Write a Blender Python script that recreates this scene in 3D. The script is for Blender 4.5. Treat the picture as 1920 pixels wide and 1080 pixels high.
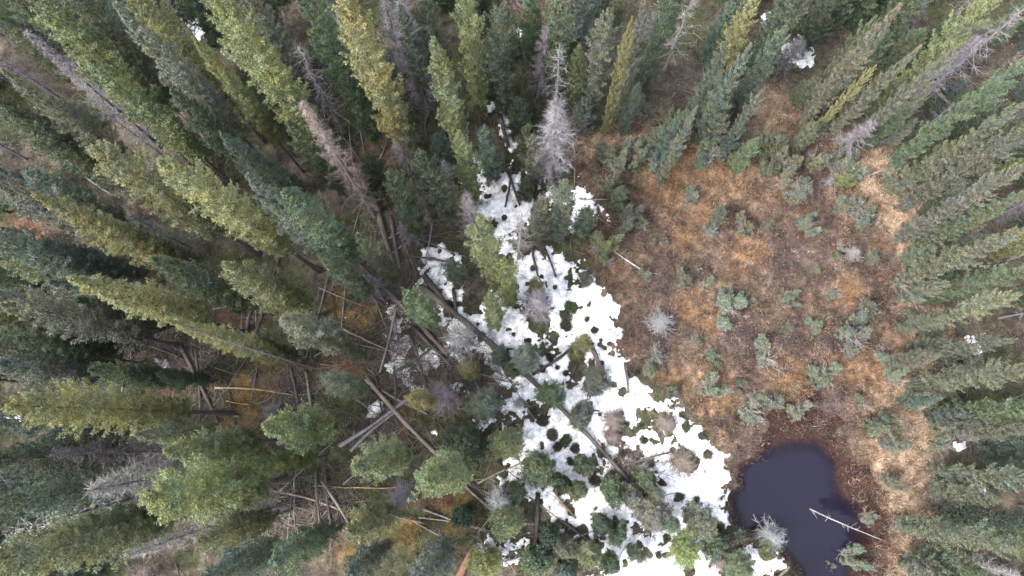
import bpy, math, random
import numpy as np
from mathutils import Vector, Matrix

for o in list(bpy.data.objects):
    bpy.data.objects.remove(o)
random.seed(7)
RS = np.random.RandomState(11)
scene = bpy.context.scene
COL = scene.collection
R = math.radians

# ------------------------------------------------------------------ camera
H = 34.0                     # drone height above the bog
F = 1300.0                   # focal length in photo pixels (1920 wide)
NADIR = (1000.0, 812.0)      # photo pixel straight below the drone
cam_d = bpy.data.cameras.new('camera')
cam_d.sensor_width = 36.0
cam_d.lens = F / 1920.0 * 36.0
cam_d.clip_start = 0.5
cam_d.clip_end = 2000.0
cam = bpy.data.objects.new('camera', cam_d)
COL.objects.link(cam)
down_c = Vector((NADIR[0] - 960.0, -(NADIR[1] - 540.0), -F)).normalized()
zc = -down_c                                    # world up seen from the camera
yc = (Vector((0, 1, 0)) - zc * zc.y).normalized()
xc = yc.cross(zc)
MW = Matrix((xc, yc, zc))                       # camera -> world
cam.matrix_world = Matrix.Translation((0, 0, H)) @ MW.to_4x4()
scene.camera = cam
MWn = np.array(MW)

# ------------------------------------------------------------------ light
SUN_EL, SUN_AZ = R(46), R(-118)
w = bpy.data.worlds.new('World')
scene.world = w
w.use_nodes = True
nt = w.node_tree
nt.nodes.clear()
sky = nt.nodes.new('ShaderNodeTexSky')
sky.sky_type = 'NISHITA'
sky.sun_disc = False
sky.sun_elevation = SUN_EL
sky.sun_rotation = SUN_AZ
sky.air_density = 1.0
sky.dust_density = 4.0
hs = nt.nodes.new('ShaderNodeHueSaturation')
hs.inputs['Saturation'].default_value = 0.38
bg = nt.nodes.new('ShaderNodeBackground')
bg.inputs['Strength'].default_value = 0.15
wo = nt.nodes.new('ShaderNodeOutputWorld')
nt.links.new(sky.outputs[0], hs.inputs['Color'])
nt.links.new(hs.outputs[0], bg.inputs['Color'])
nt.links.new(bg.outputs[0], wo.inputs['Surface'])
sd = bpy.data.lights.new('sun', 'SUN')
sd.energy = .85
sd.angle = R(20)
sd.color = (1.0, 0.95, 0.86)
sun = bpy.data.objects.new('sun', sd)
COL.objects.link(sun)
sdir = Vector((math.sin(SUN_AZ) * math.cos(SUN_EL), math.cos(SUN_AZ) * math.cos(SUN_EL), math.sin(SUN_EL)))
sun.rotation_euler = sdir.to_track_quat('Z', 'Y').to_euler()
sun.location = (0, 0, 60)
scene.view_settings.view_transform = 'Standard'
scene.view_settings.look = 'None'
scene.view_settings.gamma = 1.0
scene.view_settings.use_curve_mapping = False
scene.view_settings.exposure = 2.52
scene.cycles.max_bounces = 5
scene.cycles.diffuse_bounces = 4
scene.cycles.glossy_bounces = 2
scene.cycles.transmission_bounces = 4
scene.cycles.transparent_max_bounces = 6
scene.cycles.use_denoising = True

# ------------------------------------------------------------------ pixel geometry
def ray(px, py):
    return MWn @ np.array([(px - 960.0), -(py - 540.0), -F])

def ground(px, py, z=0.0):
    d = ray(px, py)
    t = (z - H) / d[2]
    return np.array([d[0] * t, d[1] * t])

def project(x, y, z):
    v = MWn.T @ np.array([x, y, z - H])
    return 960.0 + F * v[0] / -v[2], 540.0 - F * v[1] / -v[2]

def poly_ground(pts):
    return np.array([ground(a, b) for a, b in pts])

# ------------------------------------------------------------------ noise and fields
def vnoise(x, y, seed=0):
    xi = np.floor(x).astype(np.int64); yi = np.floor(y).astype(np.int64)
    fx = x - xi; fy = y - yi
    fx = fx * fx * (3 - 2 * fx); fy = fy * fy * (3 - 2 * fy)
    def hsh(a, b):
        n = (a * 374761393 + b * 668265263 + seed * 974634777) & 0xFFFFFFFF
        n = ((n ^ (n >> 13)) * 1274126177) & 0xFFFFFFFF
        n = n ^ (n >> 16)
        return (n & 0xFFFFFF) / float(0xFFFFFF)
    a = hsh(xi, yi); b = hsh(xi + 1, yi); c = hsh(xi, yi + 1); d = hsh(xi + 1, yi + 1)
    return (a * (1 - fx) + b * fx) * (1 - fy) + (c * (1 - fx) + d * fx) * fy

def fbm(x, y, seed=0, octs=4):
    x = np.asarray(x, float); y = np.asarray(y, float)
    s = 0.0; a = 0.5; n = 0.0
    for k in range(octs):
        s = s + a * vnoise(x * 2 ** k + 17.3 * k, y * 2 ** k - 9.1 * k, seed + k)
        n += a; a *= 0.5
    return s / n

def sdpoly(x, y, P):
    """signed distance to a polygon, positive inside"""
    x = np.asarray(x, float); y = np.asarray(y, float)
    d = np.full(x.shape, 1e9); ins = np.zeros(x.shape, bool)
    n = len(P)
    for i in range(n):
        ax, ay = P[i]; bx, by = P[(i + 1) % n]
        ex, ey = bx - ax, by - ay
        t = np.clip(((x - ax) * ex + (y - ay) * ey) / (ex * ex + ey * ey + 1e-12), 0, 1)
        d = np.minimum(d, (x - ax - t * ex) ** 2 + (y - ay - t * ey) ** 2)
        c = ((ay > y) != (by > y)) & (x < (bx - ax) * (y - ay) / (by - ay + 1e-12) + ax)
        ins ^= c
    d = np.sqrt(d)
    return np.where(ins, d, -d)

def smooth(a, b, v):
    t = np.clip((v - a) / (b - a), 0, 1)
    return t * t * (3 - 2 * t)

BOG = poly_ground([(1075, 262), (1180, 245), (1290, 232), (1400, 250), (1440, 165), (1500, 195), (1560, 250), (1640, 280),
                   (1700, 330), (1775, 400), (1800, 470), (1770, 560), (1800, 640), (1765, 760), (1725, 820), (1740, 900),
                   (1725, 980), (1705, 1080), (1700, 1200), (1440, 1200), (1370, 1000), (1370, 940), (1340, 840),
                   (1250, 740), (1165, 690), (1140, 560), (1100, 490), (1080, 400), (1062, 330)])
POND = poly_ground([(1382, 930), (1402, 885), (1432, 852), (1478, 812), (1530, 805), (1566, 832), (1582, 885), (1600, 925),
                    (1630, 945), (1655, 1000), (1632, 1045), (1600, 1075), (1595, 1190), (1475, 1190), (1500, 1085),
                    (1465, 1030), (1432, 1002), (1390, 1000)])
SNOW_POLYS = [poly_ground(p) for p in [
    [(960, 480), (1020, 488), (1062, 480), (1085, 500), (1104, 515), (1122, 552), (1142, 585), (1150, 640), (1166, 682),
     (1192, 722), (1232, 742), (1262, 764), (1300, 800), (1322, 822), (1346, 852), (1370, 920), (1374, 995), (1345, 1010),
     (1350, 1150), (1085, 1150), (1090, 1020), (1085, 975), (1062, 945), (1085, 915), (1040, 885), (1010, 845), (985, 850),
     (950, 865), (965, 800), (940, 740), (915, 690), (890, 640), (870, 600), (900, 560)],
    [(790, 478), (830, 468), (872, 490), (885, 560), (900, 640), (860, 690), (830, 640), (812, 565), (788, 530)],
    [(732, 590), (760, 600), (772, 640), (790, 690), (770, 730), (742, 715), (715, 690), (714, 640)],
    [(900, 318), (960, 328), (1000, 358), (1012, 412), (965, 425), (950, 485), (925, 445), (893, 372)],
    [(928, 205), (956, 208), (962, 272), (940, 268)],
    [(1076, 358), (1116, 364), (1122, 392), (1078, 412)],
    [(1015, 368), (1074, 366), (1074, 386), (1015, 388)],
    [(948, 900), (990, 862), (1012, 900), (1070, 925), (1084, 970), (1045, 1012), (1028, 960), (980, 930)],
    [(1035, 855), (1130, 880), (1135, 1010), (1085, 1000), (1060, 960)],
    [(915, 1020), (950, 1015), (985, 1000), (990, 1050), (940, 1060)],
    [(1378, 1022), (1440, 1025), (1478, 1048), (1452, 1085), (1400, 1075)],
]]
SNOW_SPOTS = [(710, 770, 16), (928, 1037, 12), (964, 1022, 9), (8, 662, 11), (300, 690, 12), (34, 785, 11), (234, 846, 9),
              (362, 58, 26), (622, 42, 14), (940, 35, 13), (962, 60, 12), (1497, 100, 26), (1825, 652, 14), (1802, 838, 9),
              (1835, 918, 12), (862, 722, 10), (812, 672, 14), (795, 545, 18), (705, 540, 8), (660, 605, 7), (880, 735, 8),
              (1045, 958, 16), (905, 795, 9), (815, 810, 9), (395, 865, 8), (1440, 45, 16), (205, 800, 12), (225, 790, 10)]
HOLES = [(1190, 700, 6), (1115, 620, 8), (1100, 600, 6), (1135, 720, 7), (1060, 700, 7), (1045, 690, 6), (990, 640, 8), (1240, 905, 7), (1305, 935, 6), (1220, 870, 6), (1250, 790, 20), (1287, 865, 26), (1160, 795, 18), (1150, 822, 16), (1070, 577, 15), (1058, 590, 12), (1060, 610, 12), (1010, 605, 28),
         (1080, 665, 18), (1125, 690, 9), (1000, 770, 10), (1018, 790, 13), (1035, 815, 14), (1062, 825, 13), (1078, 840, 13), (1045, 838, 12),
         (1200, 800, 6), (1175, 795, 6), (1207, 825, 7), (1285, 800, 10), (1315, 818, 9), (1325, 852, 10), (1165, 850, 8), (1174, 847, 8),
         (1345, 1000, 10), (1250, 1010, 6), (1233, 1040, 7), (1292, 1070, 8), (1350, 985, 7), (1272, 932, 9), (1115, 900, 12), (1160, 890, 14),
         (1070, 865, 9), (1085, 860, 10), (1190, 890, 12), (1207, 930, 10), (905, 720, 12), (1030, 670, 8), (1015, 690, 10)]
STRAW = [((1690, 765), (1705, 900)), ((1705, 900), (1690, 1150)), ((1690, 400), (1735, 480)), ((1640, 330), (1690, 400)), ((1735, 480), (1745, 520)),
         ((1745, 520), (1750, 640)), ((1600, 290), (1660, 340)), ((1720, 700), (1700, 770)), ((1085, 265), (1180, 262)), ((1440, 190), (1425, 245))]
ORANGE = [(1300, 575, 34), (1325, 600, 26), (1588, 548, 26), (1662, 732, 26), (1640, 690, 24), (1565, 690, 20), (1475, 705, 30),
          (1290, 440, 34), (1330, 395, 26), (1400, 470, 34), (1665, 380, 34), (1250, 720, 26), (1350, 745, 34), (1340, 300, 60),
          (1250, 350, 40), (1680, 770, 26), (1735, 690, 18), (1720, 640, 20), (1445, 175, 18), (1600, 700, 18), (1820, 540, 20)]
PURPLE = [(1470, 480, 80), (1260, 520, 60), (1400, 640, 60), (1555, 640, 55), (1240, 620, 55), (1200, 420, 45), (1560, 740, 40), (1490, 640, 40), (1600, 460, 35)]
MOSS_ORANGE = [(665, 580, 42), (485, 730, 55), (830, 965, 45), (780, 985, 35), (420, 760, 30), (660, 1020, 30), (745, 790, 30), (690, 560, 20)]
MOSS_GREEN = [(700, 630, 50), (720, 950, 60), (640, 640, 60), (420, 690, 50), (860, 830, 70), (330, 690, 40), (900, 950, 60), (640, 760, 50)]
RUST = [(455, 575, 40), (310, 700, 40), (830, 930, 22), (975, 25, 25), (700, 310, 40), (60, 440, 40), (30, 880, 30), (620, 990, 30), (640, 690, 35)]

STRAW_G = [(ground(*a), ground(*b)) for a, b in STRAW]
def spots(lst):
    out = []
    for a, b, r in lst:
        g = ground(a, b); out.append((g[0], g[1], r / F * math.hypot(H, np.hypot(*g))))
    return out
ORANGE_G, PURPLE_G, MOSSO_G, MOSSG_G, RUST_G = map(spots, (ORANGE, PURPLE, MOSS_ORANGE, MOSS_GREEN, RUST))
SNOWSP_G, HOLES_G = spots(SNOW_SPOTS), spots(HOLES)

def spotfield(x, y, lst, soft=0.9):
    v = np.zeros(np.shape(x))
    for a, b, r in lst:
        d = np.hypot(x - a, y - b)
        v = np.maximum(v, np.clip(1.0 - (d - r * (1 - soft * 0.5)) / (r * soft), 0, 1))
    return v

def segdist(x, y, a, b):
    ex, ey = b[0] - a[0], b[1] - a[1]
    t = np.clip(((x - a[0]) * ex + (y - a[1]) * ey) / (ex * ex + ey * ey), 0, 1)
    return np.hypot(x - a[0] - t * ex, y - a[1] - t * ey)

def bogf(x, y):
    return sdpoly(x, y, BOG) + (fbm(x * 0.7, y * 0.7, 5) - 0.5) * 1.6

def pondf(x, y):
    return sdpoly(x, y, POND) + (fbm(x * 0.6, y * 0.6, 8, 3) - 0.5) * 1.5

WATER_Z = -0.10
def terr(x, y):
    x = np.asarray(x, float); y = np.asarray(y, float)
    b = smooth(-0.8, 0.8, bogf(x, y))
    hum = fbm(x * 1.1, y * 1.1, 21, 4) - 0.5
    hum2 = np.abs(fbm(x * 0.55, y * 0.55, 31, 3) - 0.5)
    z = (1 - b) * (0.30 * hum + 0.10) + b * (0.50 * hum + 0.2 * hum2)
    z = z + 0.06 * (fbm(x * 3.2, y * 3.2, 41, 2) - 0.5)
    p = pondf(x, y)
    wr = smooth(11.0, 14.0, x + .6 * (y + 3))
    k = smooth(-0.5 - 3.0 * wr, -.05 + .5 * wr, p)
    z = z * (1 - k) + k * (-0.15 - 0.62 * smooth(-.3, .8 + 2.0 * wr, p))
    far = smooth(60, 300, np.hypot(x, y))
    return z * (1 - far) + far * 1.0 * fbm(x * 0.02, y * 0.02, 77, 2)

def terr1(x, y):
    return float(terr(np.array([x]), np.array([y]))[0])

def snowf(x, y):
    n = (fbm(x * 1.0, y * 1.0, 51, 3) - 0.5) * 1.9 + (fbm(x * 3.4, y * 3.4, 61, 3) - 0.5) * 1.3 + (fbm(x * 9, y * 9, 66, 2) - 0.5) * .7
    s = np.full(np.shape(x), -9.0)
    for i, P in enumerate(SNOW_POLYS):
        d = sdpoly(x, y, P)
        low = smooth(8.5, 4.0, x - .25 * (y + 3))
        s = np.maximum(s, np.clip(d, -3, (0.7 if i else 0.85 - .40 * low)) + n * (1.0 if i else 0.8 + .5 * low) - (0.10 if i in (1, 2) else 0.0))
    for a, b, r in SNOWSP_G:
        s = np.maximum(s, np.clip(r - np.hypot(x - a, y - b), -3, 1) + n * 0.45)
    for a, b, r in HOLES_G:
        s = np.minimum(s, (np.hypot(x - a, y - b) - r * 0.8) * 1.6 + n * 0.35)
    # the open edge along the pond and bog is cleaner than the edge in the wood
    s = np.minimum(s, (-pondf(x, y) - 0.0) * 2.5)
    h = fbm(x * 2.1, y * 2.1, 71, 2)
    s = np.minimum(s, (0.775 - h) * 6.0)
    return s

def lin(c):
    return tuple(((v / 255.0) / 12.92 if v / 255.0 < 0.04045 else ((v / 255.0 + 0.055) / 1.055) ** 2.4) for v in c)

def floor_colour(x, y):
    """surface colour of the ground cover, rgb reflectance"""
    b = smooth(-0.5, 0.5, bogf(x, y))[..., None]
    n1 = fbm(x * 0.5, y * 0.5, 101, 4)[..., None]; n2 = fbm(x * 1.6, y * 1.6, 111, 4)[..., None]; n3 = fbm(x * 4, y * 4, 121, 3)[..., None]
    C = lambda *a: np.array(a)
    mix = lambda a, c, t: a * (1 - t) + c * t
    # forest floor: needle litter, moss and duff
    f = mix(C(.052, .044, .034), C(.080, .064, .047), smooth(.35, .65, n2))
    f = mix(f, C(.040, .046, .018), smooth(.44, .60, n1) * .8)
    f = mix(f, C(.045, .055, .016), spotfield(x, y, MOSSG_G, 1.4)[..., None] * .75)
    f = mix(f, C(.135, .078, .020), spotfield(x, y, MOSSO_G, 1.2)[..., None] * smooth(.3, .55, n2))
    f = mix(f, C(.110, .048, .030), spotfield(x, y, RUST_G, 1.2)[..., None] * .8)
    # bog
    g = mix(C(.062, .043, .040), C(.150, .098, .078), smooth(.36, .60, n2))
    g = mix(g, C(.215, .155, .118), smooth(.55, .68, n3) * .7)
    g = mix(g, C(.040, .030, .028), smooth(.43, .30, fbm(x * 2.3 + 9, y * 2.3, 151, 3)[..., None]) * .8)
    g = mix(g, C(.095, .088, .052), smooth(.55, .70, fbm(x * .9 + 40, y * .9, 141, 3)[..., None]) * .55)
    g = mix(g, C(.135, .088, .052), smooth(.52, .72, n1) * .5)
    g = mix(g, C(.056, .042, .044), np.maximum(spotfield(x, y, PURPLE_G, 1.3)[..., None] * .9, smooth(.52, .40, n1) * .6))
    g = mix(g, C(.170, .100, .052), spotfield(x, y, ORANGE_G, 1.2)[..., None] * smooth(.28, .5, n3) * .9)
    g = g * C(.98, .93, .83)
    st = np.zeros(np.shape(x))
    for a, c in STRAW_G:
        st = np.maximum(st, smooth(1.7, .5, segdist(x, y, a, c) + (n2[..., 0] - .5) * 1.6))
    g = mix(g, C(.290, .205, .140), st[..., None] * smooth(.25, .5, n3))
    p = pondf(x, y)
    g = mix(g, C(.060, .045, .042), smooth(-2.4, .2, p + (n2[..., 0] - .5) * 1.5)[..., None] * .75)
    c = mix(f, g, b)
    l = c.mean(-1, keepdims=True)
    return mix(c, l, .16)

# ------------------------------------------------------------------ mesh helpers
def mesh_np(name, V, Fc, attrs=None, smooth_=False):
    """V (n,3), Fc (m,k) with one k"""
    V = np.ascontiguousarray(V, dtype=np.float32); Fc = np.ascontiguousarray(Fc, dtype=np.int32)
    me = bpy.data.meshes.new(name)
    m, k = Fc.shape
    me.vertices.add(len(V)); me.vertices.foreach_set('co', V.ravel())
    me.loops.add(m * k); me.loops.foreach_set('vertex_index', Fc.ravel())
    me.polygons.add(m)
    me.polygons.foreach_set('loop_start', np.arange(m, dtype=np.int32) * k)
    me.polygons.foreach_set('loop_total', np.full(m, k, dtype=np.int32))
    if smooth_:
        me.polygons.foreach_set('use_smooth', np.ones(m, bool))
    me.update(calc_edges=True)
    for an, (kind, data) in (attrs or {}).items():
        a = me.attributes.new(an, kind, 'POINT')
        a.data.foreach_set('value' if kind == 'FLOAT' else 'color', np.ascontiguousarray(data, dtype=np.float32).ravel())
    return me

def link(name, me, mat=None, parent=None, color=None):
    o = bpy.data.objects.new(name, me)
    COL.objects.link(o)
    if mat is not None and me is not None and len(me.materials) == 0:
        me.materials.append(mat)
    if parent is not None:
        o.parent = parent
    if color is not None:
        o.color = (*color, 1.0)
    return o

def tag(o, label=None, cat=None, group=None, kind=None):
    if label: o['label'] = label
    if cat: o['category'] = cat
    if group: o['group'] = group
    if kind: o['kind'] = kind
    return o

def norm(v):
    return v / (np.linalg.norm(v, axis=-1, keepdims=True) + 1e-9)

def tubes(P, rad, sides=5):
    """P (n, k, 3) polylines, rad (n, k) -> verts, quad faces"""
    n, k, _ = P.shape
    T = np.empty_like(P)
    T[:, 1:-1] = P[:, 2:] - P[:, :-2]; T[:, 0] = P[:, 1] - P[:, 0]; T[:, -1] = P[:, -1] - P[:, -2]
    T = norm(T)
    ref = np.where(np.abs(T[..., 2:3]) > .9, np.array([1., 0, 0]), np.array([0, 0, 1.]))
    A = norm(np.cross(T, ref)); B = np.cross(T, A)
    ang = np.arange(sides) * 2 * math.pi / sides
    V = P[:, :, None, :] + rad[:, :, None, None] * (A[:, :, None, :] * np.cos(ang)[None, None, :, None] + B[:, :, None, :] * np.sin(ang)[None, None, :, None])
    idx = np.arange(n * k * sides).reshape(n, k, sides)
    a = idx[:, :-1, :]; b = idx[:, 1:, :]
    Q = np.stack([a, np.roll(a, -1, 2), np.roll(b, -1, 2), b], -1).reshape(-1, 4)
    return V.reshape(-1, 3), Q

def blades(o, d, length, width, rs, flat=0.8):
    """one pointed leaf-like triangle each"""
    up = np.array([0, 0, 1.0]) + rs.normal(0, flat, o.shape)
    p = norm(np.cross(d, up))
    V = np.empty((len(o), 3, 3))
    V[:, 0] = o - p * width[:, None] * .5
    V[:, 1] = o + p * width[:, None] * .5
    V[:, 2] = o + d * length[:, None]
    return V.reshape(-1, 3), np.arange(len(o) * 3).reshape(-1, 3)

# ------------------------------------------------------------------ materials
def newmat(name):
    m = bpy.data.materials.new(name); m.use_nodes = True
    t = m.node_tree; t.nodes.clear()
    return m, t

def nd(t, kind, **kw):
    n = t.nodes.new(kind)
    for k, v in kw.items():
        if k in n.inputs: n.inputs[k].default_value = v
        else: setattr(n, k, v)
    return n

def mat_needle():
    m, t = newmat('spruce_needles'); L = t.links.new
    oi = nd(t, 'ShaderNodeObjectInfo'); at = nd(t, 'ShaderNodeAttribute', attribute_name='var')
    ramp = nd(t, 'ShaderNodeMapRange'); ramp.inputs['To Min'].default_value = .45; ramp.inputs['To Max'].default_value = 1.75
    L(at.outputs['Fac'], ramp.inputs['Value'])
    mul = nd(t, 'ShaderNodeVectorMath', operation='SCALE')
    tc = nd(t, 'ShaderNodeTexCoord'); hn = nd(t, 'ShaderNodeTexNoise', Scale=.9, Detail=3.0); L(tc.outputs['Object'], hn.inputs['Vector'])
    hr = nd(t, 'ShaderNodeValToRGB'); hr.color_ramp.elements[0].position = .35; hr.color_ramp.elements[0].color = (.78, .90, 1.0, 1)
    hr.color_ramp.elements[1].position = .65; hr.color_ramp.elements[1].color = (1.0, .95, .74, 1); L(hn.outputs[0], hr.inputs[0])
    hm = nd(t, 'ShaderNodeVectorMath', operation='MULTIPLY'); L(oi.outputs['Color'], hm.inputs[0]); L(hr.outputs[0], hm.inputs[1])
    L(hm.outputs[0], mul.inputs[0]); L(ramp.outputs[0], mul.inputs['Scale'])
    # a share of the twigs is dry and brown
    gt = nd(t, 'ShaderNodeMath', operation='LESS_THAN'); gt.inputs[1].default_value = 0.045
    L(at.outputs['Fac'], gt.inputs[0])
    mx = nd(t, 'ShaderNodeMix', data_type='RGBA'); mx.inputs[7].default_value = (.12, .085, .06, 1)
    L(gt.outputs[0], mx.inputs[0]); L(mul.outputs[0], mx.inputs[6])
    d = nd(t, 'ShaderNodeBsdfPrincipled', Roughness=.62); d.inputs['Specular IOR Level'].default_value = .25
    tr = nd(t, 'ShaderNodeBsdfTranslucent'); ms = nd(t, 'ShaderNodeMixShader'); ms.inputs[0].default_value = .32
    L(mx.outputs[2], d.inputs['Base Color']); L(mx.outputs[2], tr.inputs['Color'])
    L(d.outputs[0], ms.inputs[1]); L(tr.outputs[0], ms.inputs[2])
    out = nd(t, 'ShaderNodeOutputMaterial'); L(ms.outputs[0], out.inputs[0])
    return m

def mat_wood(name, scale=9.0, lo=.55, hi=1.35):
    m, t = newmat(name); L = t.links.new
    oi = nd(t, 'ShaderNodeObjectInfo'); tc = nd(t, 'ShaderNodeTexCoord')
    n1 = nd(t, 'ShaderNodeTexNoise', Scale=scale, Detail=6.0)
    n2 = nd(t, 'ShaderNodeTexNoise', Scale=1.3, Detail=3.0)
    L(tc.outputs['Object'], n1.inputs['Vector']); L(tc.outputs['Object'], n2.inputs['Vector'])
    add = nd(t, 'ShaderNodeMath', operation='ADD'); L(n1.outputs[0], add.inputs[0]); L(n2.outputs[0], add.inputs[1])
    mr = nd(t, 'ShaderNodeMapRange'); mr.inputs[1].default_value = .7; mr.inputs[2].default_value = 1.3; mr.inputs[3].default_value = lo; mr.inputs[4].default_value = hi
    L(add.outputs[0], mr.inputs[0])
    mul = nd(t, 'ShaderNodeVectorMath', operation='SCALE'); L(oi.outputs['Color'], mul.inputs[0]); L(mr.outputs[0], mul.inputs['Scale'])
    d = nd(t, 'ShaderNodeBsdfPrincipled', Roughness=.85); d.inputs['Specular IOR Level'].default_value = .15
    bp = nd(t, 'ShaderNodeBump', Strength=.6, Distance=.03); L(n1.outputs[0], bp.inputs['Height']); L(bp.outputs[0], d.inputs['Normal'])
    L(mul.outputs[0], d.inputs['Base Color'])
    out = nd(t, 'ShaderNodeOutputMaterial'); L(d.outputs[0], out.inputs[0])
    return m

def mat_attr(name, rough=.8, fine=None, trans=0.0):
    m, t = newmat(name); L = t.links.new
    at = nd(t, 'ShaderNodeAttribute', attribute_name='tint')
    d = nd(t, 'ShaderNodeBsdfPrincipled', Roughness=rough); d.inputs['Specular IOR Level'].default_value = .15
    src = at.outputs['Color']
    if fine:
        tc = nd(t, 'ShaderNodeTexCoord'); fac = None
        for s in fine:
            n = nd(t, 'ShaderNodeTexNoise', Scale=s, Detail=5.0, Roughness=.65); L(tc.outputs['Object'], n.inputs['Vector'])
            mr = nd(t, 'ShaderNodeMapRange'); mr.inputs[1].default_value = .32; mr.inputs[2].default_value = .68; mr.inputs[3].default_value = .55; mr.inputs[4].default_value = 1.5
            L(n.outputs[0], mr.inputs[0])
            sc = nd(t, 'ShaderNodeVectorMath', operation='SCALE'); L(src, sc.inputs[0]); L(mr.outputs[0], sc.inputs['Scale']); src = sc.outputs[0]
            last = n
        bp = nd(t, 'ShaderNodeBump', Strength=.7, Distance=.05); L(last.outputs[0], bp.inputs['Height']); L(bp.outputs[0], d.inputs['Normal'])
    L(src, d.inputs['Base Color'])
    out = nd(t, 'ShaderNodeOutputMaterial')
    if trans:
        tr = nd(t, 'ShaderNodeBsdfTranslucent'); ms = nd(t, 'ShaderNodeMixShader'); ms.inputs[0].default_value = trans
        L(src, tr.inputs['Color']); L(d.outputs[0], ms.inputs[1]); L(tr.outputs[0], ms.inputs[2]); L(ms.outputs[0], out.inputs[0])
    else:
        L(d.outputs[0], out.inputs[0])
    return m

def mat_snow():
    m, t = newmat('old_snow'); L = t.links.new
    tc = nd(t, 'ShaderNodeTexCoord'); n = nd(t, 'ShaderNodeTexNoise', Scale=2.2, Detail=8.0, Roughness=.7); L(tc.outputs['Object'], n.inputs['Vector'])
    cr = nd(t, 'ShaderNodeValToRGB'); cr.color_ramp.elements[0].position = .34; cr.color_ramp.elements[0].color = (.30, .30, .32, 1)
    cr.color_ramp.elements[1].position = .56; cr.color_ramp.elements[1].color = (.84, .85, .88, 1)
    L(n.outputs[0], cr.inputs[0])
    n2 = nd(t, 'ShaderNodeTexNoise', Scale=26.0, Detail=4.0, Roughness=.7); L(tc.outputs['Object'], n2.inputs['Vector'])
    n3 = nd(t, 'ShaderNodeTexNoise', Scale=.8, Detail=3.0); L(tc.outputs['Object'], n3.inputs['Vector'])
    ad = nd(t, 'ShaderNodeMath', operation='MULTIPLY_ADD'); ad.inputs[1].default_value = .55; L(n3.outputs[0], ad.inputs[0]); L(n2.outputs[0], ad.inputs[2])
    th = nd(t, 'ShaderNodeMapRange'); th.inputs[1].default_value = .86; th.inputs[2].default_value = .98; L(ad.outputs[0], th.inputs[0])
    mx = nd(t, 'ShaderNodeMix', data_type='RGBA'); mx.inputs[7].default_value = (.15, .12, .10, 1)
    L(th.outputs[0], mx.inputs[0]); L(cr.outputs[0], mx.inputs[6])
    d = nd(t, 'ShaderNodeBsdfPrincipled', Roughness=.6); L(mx.outputs[2], d.inputs['Base Color'])
    bp = nd(t, 'ShaderNodeBump', Strength=.5, Distance=.04); L(n.outputs[0], bp.inputs['Height']); L(bp.outputs[0], d.inputs['Normal'])
    out = nd(t, 'ShaderNodeOutputMaterial'); L(d.outputs[0], out.inputs[0])
    return m

def mat_water():
    m, t = newmat('peat_water'); L = t.links.new
    at = nd(t, 'ShaderNodeAttribute', attribute_name='depth')
    tp = nd(t, 'ShaderNodeBsdfTransparent'); tp.inputs[0].default_value = (.72, .62, .60, 1)
    d = nd(t, 'ShaderNodeBsdfPrincipled', Roughness=.04, IOR=1.33); d.inputs['Base Color'].default_value = (.0075, .0065, .014, 1)
    tc = nd(t, 'ShaderNodeTexCoord'); n = nd(t, 'ShaderNodeTexNoise', Scale=3.0, Detail=3.0); L(tc.outputs['Object'], n.inputs['Vector'])
    bp = nd(t, 'ShaderNodeBump', Strength=.05, Distance=.02); L(n.outputs[0], bp.inputs['Height']); L(bp.outputs[0], d.inputs['Normal'])
    ms = nd(t, 'ShaderNodeMixShader'); L(at.outputs['Fac'], ms.inputs[0]); L(tp.outputs[0], ms.inputs[1]); L(d.outputs[0], ms.inputs[2])
    out = nd(t, 'ShaderNodeOutputMaterial'); L(ms.outputs[0], out.inputs[0])
    return m

M_NEEDLE = mat_needle(); M_BARK = mat_wood('spruce_bark'); M_DEAD = mat_wood('weathered_wood', 14.0, .6, 1.4)
M_GROUND = mat_attr('ground_cover', .9, (2.6, 11.0, 34.0)); M_LEAF = mat_attr('low_plants', .75, None, .2)
M_SNOW = mat_snow(); M_WATER = mat_water()

# ------------------------------------------------------------------ ground sheet
def axis(lo, hi, step, far):
    core = np.arange(lo, hi + step * .5, step)
    out = [hi]; s = step
    while out[-1] < far:
        s *= 1.35; out.append(out[-1] + s)
    neg = [lo]; s = step
    while neg[-1] > -far:
        s *= 1.35; neg.append(neg[-1] - s)
    return np.concatenate([np.array(neg[:0:-1]), core, np.array(out[1:])])

gx = axis(-36, 36, .13, 600); gy = axis(-11, 34, .13, 600)
X, Y = np.meshgrid(gx, gy)
Z = terr(X, Y)
ci = floor_colour(X, Y)
nx, ny = len(gx), len(gy)
idx = np.arange(nx * ny).reshape(ny, nx)
Q = np.stack([idx[:-1, :-1], idx[:-1, 1:], idx[1:, 1:], idx[1:, :-1]], -1).reshape(-1, 4)
rgba = np.concatenate([ci, np.ones(ci.shape[:2] + (1,))], -1).reshape(-1, 4)
g = link('ground', mesh_np('ground', np.stack([X, Y, Z], -1).reshape(-1, 3), Q, {'tint': ('FLOAT_COLOR', rgba)}, True), M_GROUND)
tag(g, 'forest floor and rust brown bog under the trees', 'ground', kind='structure')

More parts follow.
